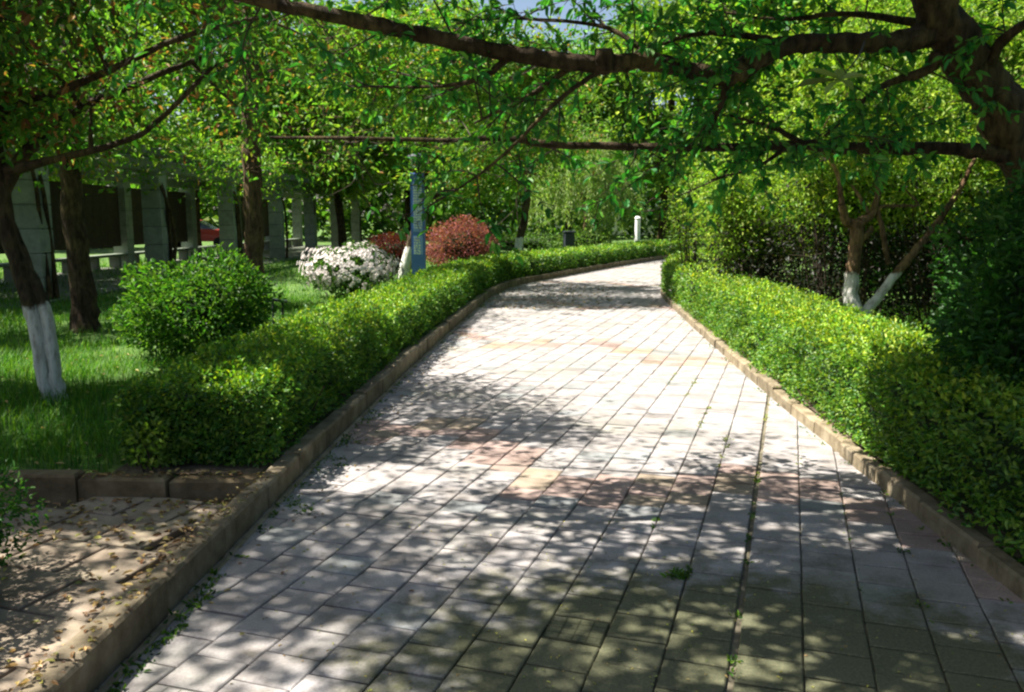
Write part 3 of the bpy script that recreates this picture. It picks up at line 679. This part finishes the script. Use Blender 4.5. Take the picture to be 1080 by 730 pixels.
tree('whitewashed_tree', 'far leaning tree with whitewashed foot beyond the curve of the left hedge', B,
     [[(B - (0, 0, .1), .18), (B + (.2, 0, .9), .15), (B + (.4, 0, 2), .14), (B + (.5, 0, 4), .1)]],
     [((.2, 33, 5.0), (4.0, 2.5, 2.0), .8), ((-.6, 32, 3.0), (3.0, 1.5, .7), .3)], ORG, 22000, .2, 45, M_BARKP, [4, 4, .3, .2, 3], .9, 50, .3, shp=4, gain=1.4, group='whitewashed trees on the lawns')
B = np.array([-5.6, 3.4, .02])
tree('broadleaf_tree', 'green tree beside the side path shading its paving from the left', B,
     [[(B - (0, 0, .1), .18), (B + (0, 0, .8), .14), (B + (.1, .1, 2.0), .12), (B + (.1, .1, 3.6), .09), (B + (.2, 0, 5), .05)]],
     [((-5.0, 3.6, 4.6), (2.4, 2.0, 1.5), .9)], MID, 26000, .09, 48, M_BARK, None, .5, 50, .25, twigs=1, group='trees behind the lawns')
B = np.array([-8.2, 5.9, .1])
tree('broadleaf_tree', 'green tree standing on the lawn left of the twin-stemmed tree', B,
     [[(B - (0, 0, .1), .18), (B + (0, 0, .8), .14), (B + (.1, .1, 2.0), .12), (B + (.3, .1, 3.6), .09), (B + (.6, 0, 5), .05)]],
     [((-7.2, 6.0, 4.9), (2.7, 2.1, 1.5), .9)], MID, 28000, .1, 49, M_BARK, None, .5, 50, .25, gain=1.3, twigs=1, group='trees behind the lawns')
# willow with hanging strands
B = np.array([3.3, 39, LZ]); rng = np.random.default_rng(46)
root = thing('willow_tree', 'pale weeping willow far beyond the bend of the path', 'tree', B); g = Geo(); lg = Geo()
s = limb(g, [(B - (0, 0, .1), .2), (B + (.1, 0, 1.5), .17), (B + (-.1, 0, 3.2), .12), (B + (.1, 0, 4.6), .06)], 8, 5, .05, rng)
for k in range(230):
    a = rng.random() * 6.28; r = rng.uniform(.3, 2.3); t = np.array([B[0] + math.cos(a) * r, B[1] + math.sin(a) * r, 5.2 - r * r * .22 + rng.normal() * .25]); ln = rng.uniform(1.2, 3.2)
    if k < 26: limb(g, [(s[-1, :3] * (1 - .5 * rng.random()) + s[14, :3] * 0 + s[-1, :3] * 0 if False else s[rng.integers(12, len(s)), :3], .03), ((s[-1, :3] + t) / 2 + (0, 0, .5), .02), (t, .008)], 5, 3, 0, rng)
    m = int(ln * 42); z = np.sort(rng.random(m)); sw = np.array([math.cos(a), math.sin(a), 0]) * .35
    p = t + np.outer(z, np.array([0, 0, -ln])) + np.outer(z ** .6, sw) + rng.normal(size=(m, 3)) * .06; p = p[p[:, 2] > .75]; m = len(p)
    leaves(lg, p, np.array([0, 0, -1.]) + rng.normal(size=(m, 3)) * .4, rng.normal(size=(m, 3)) + (-.6, -.3, .5), .17, .055, tones(rng, m, PALE), shape=4)
g.build('trunk', M_BARKB, root, B, smooth=True); lg.build('crown', M_LEAF, root, B)

# whitewashed forked tree behind the right hedge
B = np.array([3.72, 9.0, .08]); q = lambda x, y, d=9.0: P(x, y, d)
tree('whitewashed_tree', 'forked tree with whitewashed foot and pruned stubs behind the right hedge', B,
     [[(B - (0, 0, .1), .12), (q(907, 345), .1), (q(898, 315), .078), (q(899, 285), .07), (q(903, 255), .068), (q(905, 232), .075)],
      [(q(906, 338), .07), (q(922, 318), .052), (q(945, 290), .047), (q(965, 265), .042), (q(985, 240, 9.1), .036), (q(1010, 205, 9.2), .025)],
      [(q(905, 236), .06), (q(893, 234), .05), (q(888, 215, 8.9), .035)], [(q(906, 234), .05), (q(919, 226), .04), (q(926, 205), .028), (q(935, 180), .015)],
      [(q(903, 255), .04), (q(913, 248), .035), (q(921, 240), .03)], [(q(937, 278), .03), (q(930, 240), .027), (q(927, 220), .02), (q(945, 217), .018), (q(968, 216), .012), (q(955, 200, 9.1), .008)],
      [(q(918, 228), .025), (q(905, 205), .018), (q(898, 195), .01)], [(q(926, 205), .028), (q(925, 170), .022), (q(910, 130, 9.2), .015), (q(890, 95, 9.3), .008)], [(q(888, 215, 8.9), .032), (q(882, 180, 8.9), .022), (q(860, 150, 8.9), .01)], [(q(985, 240, 9.1), .036), (q(1015, 195, 9.2), .026), (q(1040, 140, 9.3), .012)]],
     [((4.2, 9.3, 3.1), (1.7, 1.9, .8), .8), ((3.3, 8.9, 2.6), (.9, .8, .4), .25)], YEL, 20000, .07, 47, M_BARKV, None, .42, 36, .25, twigs=2, gain=2.0, group='whitewashed trees on the lawns')

# tall bare-stemmed shrubs behind the right hedge
def thicket(label, x, y, h, w, seed, pal=YEL, n=5000, L=.07, z0=1.1, dry=.3):
    rng = np.random.default_rng(seed); b = np.array([x, y, .08]); root = thing('tall_shrub', label, 'shrub', b, 'tall bare-stemmed shrubs behind the right hedge'); g = Geo(); lg = Geo(); tips = []
    for _ in range(15):
        a = rng.random() * 6.28; r = rng.random() ** .5 * w; t = b + np.array([math.cos(a) * r, math.sin(a) * r, h * rng.uniform(.55, 1)]); p0 = b + np.array([math.cos(a) * r, math.sin(a) * r, 0]) * .45 - (0, 0, .08)
        g = Geo(); s = limb(g, [(p0, .014), ((p0 + t) / 2 + rng.normal(size=3) * .08, .011), (t, .005)], 5, 4, 0, rng)
        tips += [x[:3] for x in s[len(s) // 2:]]
        for _ in range(4):
            c = s[rng.integers(2, len(s) - 2), :3]; d = rng.normal(size=3) * np.array([.25, .25, .18]) + (0, 0, .12); g.tube(np.array([c, c + d * .5 + rng.normal(size=3) * .03, c + d]), [.005, .004, .002], 4, cap=False)
        g.build('stem', M_TWIG, root, b)
    tips = np.array(tips); tips = tips[tips[:, 2] > z0]
    clump_leaves(lg, rng, tips, .34, n, L, pal, None, .25, 6 if y < 13 else 4, False, .7)
    # sparse dry brown foliage between the stems, coloured near black to stand for shade
    m = int(n * dry); p = b + rng.normal(size=(m, 3)) * np.array([w * .6, w * .6, 0]) + np.c_[np.zeros((m, 2)), rng.uniform(.25, z0 + .3, m)]
    leaves(lg, p, rng.normal(size=(m, 3)), rng.normal(size=(m, 3)), L, L * .45, tones(rng, m, [(.012, .014, .006), (.022, .019, .008), (.01, .018, .006)]), shape=4)
    lg.build('foliage', M_LEAF, root, b); return root
TH = [('tall yellow-green shrub on thin black stems where the right hedge bends away', 3.6, 16.4, 2.5, .55, 5200),
      ('sunlit yellow-green shrub spilling over the middle of the right hedge', 3.65, 12.6, 2.6, .8, 7500),
      ('yellow-green shrub just left of the forked whitewashed tree', 4.25, 10.9, 2.5, .8, 7000),
      ('brown-stemmed shrub in shade behind the forked whitewashed tree', 5.3, 10.0, 2.7, .9, 6500),
      ('brown-stemmed shrub in shade right of the forked whitewashed tree', 6.0, 8.8, 2.8, .9, 6000),
      ('second-row yellow shrub behind the shrub spilling over the hedge', 5.0, 13.6, 3.1, 1.0, 6500),
      ('second-row shrub showing behind the forked whitewashed tree top', 6.4, 11.9, 3.3, 1.0, 6000),
      ('farthest tall shrub beside the right hedge near the bend', 5.3, 18.2, 3.2, 1.0, 6000)]
for k, (lb, x, y, h, w, n) in enumerate(TH): thicket(lb, x, y, h, w, 60 + k, n=int(n * 1.3) if k else 3000, z0=1.15 if k < 2 else 1.65, dry=.4 if k not in (0, 7) else 0)

# ------------------------------------------------------------------ the overhanging tree on the right
rng = np.random.default_rng(77)
B = np.array([4.15, 5.55, .08]); root = thing('overhanging_tree', 'big dark tree leaning in from the right with long limbs across the path', 'tree', B)
g = Geo(); tw = Geo(); lg = Geo(); wood = []
def lb(pts, sides=10, n=7): 
    s = limb(g, pts, sides, n, .09, rng); wood.append(s); return s
TP = lambda x, y, d: P(x, y, d)
trunk = lb([(B - (0, 0, .12), .24), (B + (-.1, 0, .5), .19), (B + (-.35, -.15, 1.2), .165), (TP(1095, 190, 5.15), .145), (TP(1050, 105, 5.05), .125), (TP(1002, 35, 4.95), .118), (TP(968, -40, 4.9), .10), (TP(935, -130, 4.9), .08)], 14, 8)
b1 = lb([(TP(985, 35, 4.95), .075), (TP(945, 44, 4.9), .06), (TP(890, 46, 4.85), .052), (TP(835, 47, 4.8), .05), (TP(800, 62, 4.75), .056), (TP(770, 80, 4.72), .056), (TP(735, 76, 4.7), .047), (TP(680, 65, 4.65), .046), (TP(630, 68, 4.6), .046), (TP(560, 60, 4.55), .042), (TP(480, 44, 4.5), .04), (TP(400, 27, 4.45), .037), (TP(320, 10, 4.4), .033), (TP(240, -8, 4.4), .03), (TP(120, -50, 4.4), .02)])
g.tube([TP(637, 52, 4.57), TP(637, 62, 4.585), TP(638, 74, 4.6)], [.045, .062, .05], 9, rough=.12, rng=rng)      # the knot
b2 = lb([(TP(1085, 170, 5.12), .07), (TP(1040, 160, 5.05), .045), (TP(980, 156, 5.1), .036), (TP(900, 157, 5.1), .033), (TP(840, 153, 5.1), .03), (TP(770, 156, 5.1), .027), (TP(690, 155, 5.1), .024), (TP(590, 153, 5.1), .022), (TP(530, 146, 5.15), .018), (TP(470, 148, 5.2), .014), (TP(380, 146, 5.3), .012), (TP(285, 145, 5.4), .008)])
b3 = lb([(TP(992, 60, 4.95), .045), (TP(970, 78, 5.0), .028), (TP(928, 93, 5.1), .02), (TP(870, 144, 5.15), .01)], 7)
b4 = lb([(TP(768, 82, 4.72), .03), (TP(760, 110, 4.75), .018), (TP(748, 140, 4.8), .008)], 6)
b5 = lb([(TP(825, 47, 4.8), .028), (TP(790, 38, 4.95), .02), (TP(735, 36, 5.1), .015), (TP(690, 50, 5.2), .008)], 6)
b6 = lb([(TP(1000, 30, 4.95), .035), (TP(900, 15, 5.3), .02), (TP(820, 20, 5.5), .012), (TP(730, 8, 5.6), .006)], 6)
b7 = lb([(TP(540, 60, 4.55), .02), (TP(500, 85, 4.6), .013), (TP(440, 92, 4.7), .009), (TP(366, 90, 4.8), .004)], 6)
b8 = lb([(TP(610, 66, 4.6), .02), (TP(560, 100, 4.7), .013), (TP(500, 130, 4.8), .006)], 6)
b9 = lb([(TP(640, 70, 4.6), .018), (TP(590, 105, 4.6), .013), (TP(535, 160, 4.7), .01), (TP(490, 195, 4.8), .006), (TP(440, 225, 5), .003)], 6)
b10 = lb([(TP(850, 153, 5.1), .02), (TP(815, 135, 5.0), .012), (TP(770, 122, 4.9), .007)], 6)
b11 = lb([(TP(830, 155, 5.1), .016), (TP(800, 175, 5.0), .01), (TP(750, 190, 4.9), .005)], 6)
b12 = lb([(TP(1035, 80, 5.0), .05), (TP(1060, 40, 4.8), .03), (TP(1110, 10, 4.6), .02)], 6)
b13 = lb([(TP(690, 62, 4.65), .02), (TP(640, 30, 4.8), .013), (TP(560, 20, 4.9), .009), (TP(470, 22, 5.0), .004)], 6)
TOPP = trunk[-1, :3]
hi = []
for tgt in ((-.6, 4.2, 4.0), (-2.2, 4.3, 4.0), (.2, 3.3, 3.7), (1.3, 5.4, 4.6), (3.4, 4.2, 4.6), (.9, 2.5, 3.7), (-1.2, 3.2, 3.8), (1.6, 3.0, 3.9), (-2.2, 3.6, 4.2), (3.8, 6.4, 4.6), (-.6, 2.4, 3.7), (-1.4, 2.7, 3.4), (0, 2.9, 3.9), (-1.0, 3.0, 3.5), (-.3, 2.5, 3.4), (-1.6, 3.3, 3.6), (.3, 2.7, 3.5), (.6, 3.9, 3.9), (1.2, 4.6, 4.8), (1.0, 5.8, 4.9), (1.7, 3.6, 4.5), (-.2, 2.9, 4.2), (.5, 2.2, 3.6), (.2, 4.6, 4.6), (.3, 3.7, 4.4), (.5, 5.3, 4.6), (0, 3.2, 4.7)):
    t = np.array(tgt); a = trunk[-6 - rng.integers(0, 6), :3] if False else TOPP
    hi.append(lb([(a, .055), (a * .6 + t * .4 + (0, 0, .35), .035), (a * .25 + t * .75 + (0, 0, .2), .022), (t, .008)], 7, 5))
NP = [(.04, .18, .034), (.065, .22, .036), (.11, .27, .04), (.03, .15, .034)]
def twig(p0, d, ln, lv=1.0, nsub=5, mask=True, big=False):
    """leafy twig with side shoots"""
    if ln < .05: return
    d = unit(d); end = p0 + d * ln + np.array([0, 0, -.12 * ln]); mid = (p0 + end) / 2 + rng.normal(size=3) * .06 * ln + (0, 0, .04 * ln)
    s = smooth_line([p0, mid, end], 4)[0]
    shoots = [(s[3:], .7)]
    wood_l = [(s, .0035 + .004 * ln)]
    for _ in range(nsub):
        k = rng.integers(2, len(s)); dd = unit(d + rng.normal(size=3) * .8 * np.array([1, 1, .7])) * ln * rng.uniform(.25, .5); e = s[k] + dd + np.array([0, 0, -.05 * ln])
        ss = smooth_line([s[k], (s[k] + e) / 2 + rng.normal(size=3) * .02, e], 3)[0]; shoots.append((ss, 1)); wood_l.append((ss, .0028))
    kept = 0; P_, A_, Nn = [], [], []
    for ss, w in shoots:
        L = np.linalg.norm(ss[-1] - ss[0]); m = max(3, int(L * 34 * lv)); t = rng.random(m) * (len(ss) - 1.001); k = t.astype(int); f = (t - k)[:, None]
        p = ss[k] * (1 - f) + ss[k + 1] * f; ax = unit(ss[-1] - ss[0])[None] * .5 + rng.normal(size=(m, 3)) * .6 + np.array([0, 0, -.3])
        P_.append(p); A_.append(ax)
    p = np.concatenate(P_); ax = np.concatenate(A_)
    if mask:
        k = canopy_keep(p, rng, 1.25); p, ax = p[k], ax[k]
        if k.mean() < .12 and rng.random() < .6: return
    for ss, r in wood_l: tw.tube(ss, np.linspace(r, .0012, len(ss)), 4, cap=False)
    m = len(p)
    if m: leaves(lg, p, ax, np.array([0, 0, 1.]) + rng.normal(size=(m, 3)) * .45, (.085 if big else .078) * (.5 + rng.random(m) * .75), .037 if big else .035, tones(rng, m, NP) , shape=6, fold=.2)
def dress(s, n, ln, up=0.0, t0=.15, lv=1.0, nsub=5, mask=True, big=False, back=0.0):
    for _ in range(n):
        k = int((t0 + (1 - t0) * rng.random()) * (len(s) - 1.01)); tan = unit(s[k + 1, :3] - s[k, :3])
        d = tan * .45 + rng.normal(size=3) * np.array([.7, .7, .55]) + np.array([0, back, up]); twig(s[k, :3], d, ln * rng.uniform(.5, 1.3), lv, nsub, mask, big)
dress(b1, 58, .48, .08, .12, .9, 6, back=.5); dress(b2, 42, .45, .12, .15, .9, 5, back=.6)
for b, n in ((b3, 9), (b4, 6), (b5, 9), (b6, 12), (b7, 10), (b8, 8), (b9, 11), (b10, 7), (b11, 7), (b12, 10), (b13, 11)): dress(b, int(n * 1.15), .4, .0, .2, nsub=5, back=.35)
for s in hi: dress(s, 50, .6, -.02, .2, 1.3, 7, True, True)
# a near spray of pale young leaves hanging below the main limb
k = TP(885, 84, 3.1); tw.tube(smooth_line([TP(912, 44, 4.8), TP(905, 60, 3.8), k], 4)[0], np.linspace(.006, .002, 9), 5)
dirs = [TP(x, y, d) - k for x, y, d in ((852, 66, 3.0), (838, 86, 3.05), (905, 93, 2.95), (862, 104, 3.0), (884, 62, 3.15), (915, 74, 3.2))]
leaves(lg, np.tile(k, (6, 1)), np.array(dirs), np.array([0, -.3, 1.]) + rng.normal(size=(6, 3)) * .2, np.linalg.norm(dirs, axis=1) * np.array([.9, 1, .8, .7, .6, .95]), .04, tones(rng, 6, [(.2, .26, .08), (.16, .23, .07)]), shape=6, fold=.15)
g.build('trunk', M_BARK, root, B, smooth=True); tw.build('twigs', M_TWIG, root, B); lg.build('crown', M_LEAF, root, B)

# ------------------------------------------------------------------ background trees
BT = [('big yellow-green tree behind the tall shrubs on the right', 6.5, 22, 9, 3.6, YEL, 0), ('tall broad tree far right behind the evergreen shrubs', 11, 17, 10, 3.8, BACKG, 0),
      ('tree with yellow-green crown right of the white post', 11.5, 31, 11, 4.2, YEL, 0), ('broad green tree beyond the bend behind the white post', 8.0, 46, 13, 4.8, BACKG, 0),
      ('tall green tree behind the pale willow', 3.4, 52, 11.5, 4.2, BACKG, 0), ('tall green tree beyond the far end of the pergola', -5.5, 46, 13, 5.0, BACKG, 0),
      ('spreading tree standing behind the middle of the pergola', -12.5, 34, 11, 4.4, ORG, 1), ('dense tree behind the near end of the pergola', -14, 20, 10, 4.2, BACKG, 1),
      ('dark tree at the left behind the nearest pergola column', -13, 12.5, 9, 3.6, MID, 1), ('tree in the right shade behind the shrubs', 9.2, 10.5, 9, 3.2, MID, 0),
      ('pale green tree far left beyond the pergola lawn', -22, 42, 12, 5, YEL, 0), ('tall tree far right beyond the shrubs', 16, 27, 13, 5, BACKG, 0),
      ('slim yellow-green tree beside the far end of the pergola', -7.5, 38, 10.5, 3.2, YEL, 0)]
for k, (lbl, x, y, h, r, pal, m) in enumerate(BT):
    b = np.array([x, y, .05]); rr = np.random.default_rng(100 + k); ln = rr.normal() * .4
    tree('broadleaf_tree', lbl, b, [[(b - (0, 0, .2), .045 * h * .6), (b + (0, 0, .8), .03 * h * .6), (b + (ln * .5, 0, h * .4), .026 * h * .6), (b + (ln, 0, h * .75), .012 * h)]],
         [((x + ln, y, h * .66), (r, r, h * .33), .85), ((x, y - r * .3, h * .36), (r * .8, r * .6, h * .1), .25)], pal, 24000, .16 + y * .0042, 200 + k, M_BARK, None if pal is not ORG else [4, 4, .3, .2, 3], r * .24, 70, .25, shp=4, mask=True, gain=1.6, group='trees behind the lawns', side=8)
rng = np.random.default_rng(300); lg = Geo()
for x in np.arange(-75, 76, 1.5):
    d = 74 + 8 * math.sin(x * .13) + rng.normal() * 3; a = x / 75 * 1.15; c = np.array([math.sin(a) * d, math.cos(a) * d, 0]); h = 9 + 3 * math.sin(x * .31) + rng.normal() * 1.4
    if 3 < c[0] < 8.0: h = 8.0
    n = 560; p = c + rng.normal(size=(n, 3)) * np.array([1.7, 1.7, 0]) + np.c_[np.zeros((n, 2)), rng.random(n) ** .8 * h]
    leaves(lg, p, rng.normal(size=(n, 3)), np.array([0, -.3, 1.]) + rng.normal(size=(n, 3)) * .6, .75, .5, tones(rng, n, BACKG) * (1 + .25 * math.sin(x * 1.7)), shape=4)
tag(lg.build('treeline', M_LEAF), 'far mass of trees closing off the park', 'trees', kind='stuff')

# ------------------------------------------------------------------ pergola
PX = -8.55; root = thing('pergola', 'long grey stone-columned pergola running along the left lawn', 'pergola', (PX, 28, LZ)); org = (PX, 28, LZ)
ys = [15.4 + 5.3 * k for k in range(7)]
for xx in (PX, PX - 3.2):
    for y in ys:
        g = Geo()
        for k in range(6):
            c = np.array([1, 1, 1]) * (1 + RNG.normal() * .06); z0 = LZ + k * .43
            g.box((xx, y, z0 + .215), (.44, .44, .42), 0, 0, c, .012)
        g.box((xx, y, LZ + 1.29), (.40, .40, 2.56), 0, 0, (.5, .5, .5))
        g.build('column', M_CONC, root, org)
for xx in (PX, PX - 3.2):
    g = Geo(); g.box((xx, ys[0] + 15.9, 2.82), (.3, 34, .3), 0, 0, (.75, .75, .72), .02); g.build('beam', M_CONC, root, org)
for y in np.arange(14.4, 49, 1.06):
    g = Geo(); g.box((PX - 1.6, y, 3.06), (4.6, .16, .18), 0, 0, (.7, .7, .68), .015); g.build('rafter', M_CONC, root, org)
for k in range(6):
    y0, y1 = ys[k] + .23, ys[k + 1] - .23
    g = Geo(); g.box((PX - 3.2, (y0 + y1) / 2, .52), (.42, y1 - y0, .07), 0, 0, (.8, .85, .75), .01)
    for yy in np.linspace(y0 + .4, y1 - .4, 4): g.box((PX - 3.2, yy, .29), (.3, .14, .39), 0, 0, (.6, .6, .58), .01)
    g.build('bench_seat', M_CONC, root, org)
for k in (0, 1, 2, 4):  # board screens, extra bays added to darken the shaded interior
    g = Geo(); y0, y1 = ys[k] + .23, ys[k + 1] - .23
    for q in range(12): g.box((PX - 3.2, y0 + (q + .5) * (y1 - y0) / 12, 1.65), (.05, (y1 - y0) / 12 - .008, 1.75), 0)
    g.build('screen_panel', M_DARKWOOD, root, org)
g = Geo(); g.box((PX - 1.6, ys[0] + 15.9, .11), (4.2, 35, .06), 0, 0, (.6, .58, .52)); g.build('floor_slab', M_CONC, root, org)

root = thing('climbing_vine', 'leafy climbing vine covering the pergola roof', 'vine', (PX - 1.6, 28, 3.0)); vo = (PX - 1.6, 28, 3.0); rng = np.random.default_rng(15); g = Geo(); sg = Geo()
n = 46000; p = np.c_[rng.uniform(PX - 4.4, PX + .9, n), 13.5 + 36 * rng.random(n) ** 1.3, 3.2 + rng.random(n) * .6]
ed = (p[:, 0] > PX - .2) & (rng.random(n) < .6); p[ed, 2] -= rng.random(ed.sum()) ** 1.5 * (.75 + .45 * np.sin(p[ed, 1] * 2.3)) * 1.15
p[:, 2] += .2 * wob(p[:, 0], p[:, 1], .8); leaves(g, p, rng.normal(size=(n, 3)) - (0, 0, .4), np.array([0, 0, 1.]) + rng.normal(size=(n, 3)) * .5, .16 * (.6 + rng.random(n) * .7), .075, tones(rng, n, ORG, [4, 4, .5, .4, 2.5]), shape=4)
for k in range(10):
    y = ys[k % 7] + rng.normal() * .1; x = PX + .3; sg.tube(smooth_line([(x, y, LZ - .05), (x + .1 * rng.normal(), y + .1, 1.2), (x - .1, y - .1, 2.4), (x - 1.2, y + 1.2, 3.25), (x - 2.8, y + 2.4, 3.3)], 6)[0], np.linspace(.05, .015, 25), 6); sg.build('stem', M_BARK, root, vo); sg = Geo()
g.build('foliage', M_LEAF, root, vo)

# ------------------------------------------------------------------ blue light pillar
c = np.array([-2.22, 20.4, LZ]); root = thing('sign_pillar', 'slim blue pillar sign with rows of white characters behind the left hedge', 'sign', c)
g = Geo(); g.box(c + (0, 0, .04), (.42, .24, .1), 0, 0, (1, 1, 1), .01); g.build('base', M_DARK, root, c)
g = Geo(); g.box(c + (0, 0, 1.31), (.33, .15, 2.45), 0, 0, (1, 1, 1), .012); g.build('body', M_BLUE, root, c)
g = Geo(); g.box(c + (.0, -.079, 1.75), (.22, .012, 1.15), 0, 0, (1, 1, 1), .003); g.box(c + (.0, -.079, .86), (.22, .012, .44), 0); g.build('panel', M_PALEBLUE, root, c)
g = Geo(); rr = np.random.default_rng(9)
for (z0, nr) in ((2.26, 17), (1.04, 7)):
    for r_ in range(nr):
        for q in range(4 if z0 > 2 else 3):
            x0 = c[0] - .078 + q * .052; z = c[2] + z0 - r_ * .062
            for _ in range(4):
                if rr.random() < .5: g.box((x0 + rr.normal() * .006, c[1] - .088, z + rr.normal() * .011), (.036, .004, .012), 0)
                else: g.box((x0 + rr.normal() * .009, c[1] - .0885, z + rr.normal() * .004), (.012, .004, .04), 0)
g.build('lettering', M_WHITE, root, c)
g = Geo(); g.box(c + (0, 0, 2.6), (.2, .1, .13), 0); g.build('neck', M_DARK, root, c)
g = Geo(); g.box(c + (0, 0, 2.77), (.30, .2, .22), 0, 0, (1, 1, 1), .03); g.build('lamp_shade', M_WHITE, root, c)
g = Geo(); zz = np.array([0, .03, .07, .1, .115]); g.tube([c + (0, 0, 2.885 + z) for z in zz], [.25, .24, .19, .1, .02], 16); g.build('cap', M_DARK, root, c)

# small lawn sign
c = np.array([-2.72, 9.85, LZ]); root = thing('lawn_sign', 'small dark two-legged sign stuck in the grass beside the round bush', 'sign', c)
for dx in (-.05, .06):
    g = Geo(); g.tube([c + (dx, 0, -.05), c + (dx, 0, .2), c + (dx, 0, .52)], .013, 8); g.build('post', M_DARK, root, c)
g = Geo(); g.box(c + (.02, -.02, .53), (.2, .05, .03), .2, 0, (1, 1, 1), .004, tilt=.15); g.build('plate', M_DARK, root, c)

# far white post and dark bin
c = np.array([5.25, 36, LZ]); root = thing('white_post', 'white post standing behind the far hedge at the bend', 'post', c)
g = Geo(); g.tube([c + (0, 0, z) for z in (-.1, .4, .8, 1.2, 1.5)], [.12, .118, .116, .114, .112], 14); g.build('shaft', M_WHITE, root, c, smooth=True)
g = Geo(); g.tube([c + (0, 0, z) for z in (1.5, 1.53, 1.6)], [.13, .13, .07], 14); g.build('cap', M_WHITE, root, c)
c = np.array([2.05, 31, LZ]); root = thing('litter_bin', 'dark blue upright bin behind the far hedge below the willow', 'bin', c)
g = Geo(); g.box(c + (0, 0, .5), (.34, .34, .96), .2, 0, (1, 1, 1), .03); g.build('body', M_DARK, root, c)
g = Geo(); g.box(c + (0, 0, 1.02), (.4, .4, .07), .2, 0, (1, 1, 1), .02); g.build('lid', M_DARK, root, c)

# far building and cars
c = np.array([9.5, 95, 0]); root = thing('building', 'pale plastered building glimpsed far behind the willow', 'building', c)
g = Geo(); g.box(c + (0, 0, 3.5), (26, 9, 7), 0); g.build('wall', M_WALL, root, c)
g = Geo(); g.box(c + (0, 0, 7.15), (26.6, 9.6, .3), 0); g.build('roof', M_CONC, root, c)
for f in range(2):
    for k in range(9):
        g = Geo(); g.box(c + (-11.6 + k * 2.9, -4.52, 1.9 + f * 3.2), (1.5, .1, 1.5), 0); g.build('window', M_GLASS, root, c)
def car(label, x, y, rz, col):
    c = np.array([x, y, .1]); root = thing('parked_car', label, 'car', c, 'cars parked beyond the pergola'); ca, sa = math.cos(rz), math.sin(rz)
    def W(v): v = np.asarray(v, float); return np.stack([v[:, 0] * ca - v[:, 1] * sa, v[:, 0] * sa + v[:, 1] * ca, v[:, 2]], 1) + c
    def loft(prof, wid, name, mat, colr):
        g = Geo(); m = len(prof); v = [(a, s_ * w, b) for s_ in (-1, 1) for (a, b), w in zip(prof, wid)]
        g.add(W(v), [(k, (k + 1) % m, m + (k + 1) % m, m + k) for k in range(m)], 0, colr)
        for o_ in (0, m):
            cv = np.array(v[o_:o_ + m]).mean(0); vv = W(np.concatenate([np.array(v[o_:o_ + m]), cv[None]])); g.add_tri(vv, [(k, (k + 1) % m, m) for k in range(m)], 0, colr)
        g.build(name, mat, root, c)
    loft([(-2.15, .3), (-2.2, .75), (-1.9, .95), (-1.0, 1.0), (1.0, .95), (1.95, .8), (2.15, .6), (2.1, .3)], [.82, .84, .84, .84, .84, .82, .8, .8], 'body', M_CARPAINT, col)
    loft([(-1.75, .96), (-1.2, 1.38), (.2, 1.42), (1.05, .94)], [.76, .62, .62, .74], 'window', M_GLASS, (1, 1, 1))
    loft([(-1.2, 1.385), (-1.1, 1.44), (.1, 1.46), (.2, 1.425)], [.64, .6, .6, .64], 'roof', M_CARPAINT, col)
    for a in (-1.35, 1.35):
        for s_ in (-1, 1):
            g = Geo(); g.tube(W([(a, s_ * .62, .22), (a, s_ * .74, .22), (a, s_ * .87, .22)]), .32, 14); g.build('wheel', M_RUBBER, root, c)
car('red car parked beyond the pergola', -17.2, 47, .1, (.5, .03, .03)); car('blue car parked beyond the pergola beside the red one', -19.8, 44.5, .1, (.05, .15, .4))

# ------------------------------------------------------------------ camera, light, look
cam = bpy.data.cameras.new('camera'); co = bpy.data.objects.new('camera', cam); COL.objects.link(co); SC.camera = co
cam.sensor_width = 36; cam.lens = 36 * FPX / 1080; cam.clip_start = .05; cam.clip_end = 3000
co.location = (0, 0, CAM_H); co.rotation_euler = (math.pi / 2 - PITCH, 0, 0)
sun = bpy.data.lights.new('sun', 'SUN'); sun.energy = 5; sun.angle = R(.55); sun.color = (1, .95, .86)
so = bpy.data.objects.new('sun', sun); COL.objects.link(so)
dv = Vector((SUN_H[0] * math.cos(SUN_EL), SUN_H[1] * math.cos(SUN_EL), math.sin(SUN_EL))); so.rotation_euler = dv.to_track_quat('Z', 'Y').to_euler(); so.location = dv * 60
W_ = bpy.data.worlds.new('World'); SC.world = W_; W_.use_nodes = True; nt = W_.node_tree; bg = nt.nodes['Background']
sk = nt.nodes.new('ShaderNodeTexSky'); sk.sky_type = 'NISHITA'; sk.sun_disc = False; sk.sun_elevation = SUN_EL; sk.sun_rotation = SUN_AZ; sk.dust_density = 2.5; sk.air_density = 1
nt.links.new(sk.outputs[0], bg.inputs[0]); bg.inputs[1].default_value = .05
SC.view_settings.view_transform = 'Standard'; SC.view_settings.look = 'None'; SC.view_settings.gamma = 1; SC.view_settings.exposure = 1.78
SC.render.engine = 'CYCLES'; cy = SC.cycles; cy.use_denoising = True; cy.max_bounces = 7; cy.diffuse_bounces = 4; cy.transmission_bounces = 4; cy.glossy_bounces = 2
cy.sample_clamp_indirect = 6; SC.cycles.filter_width = 2.3
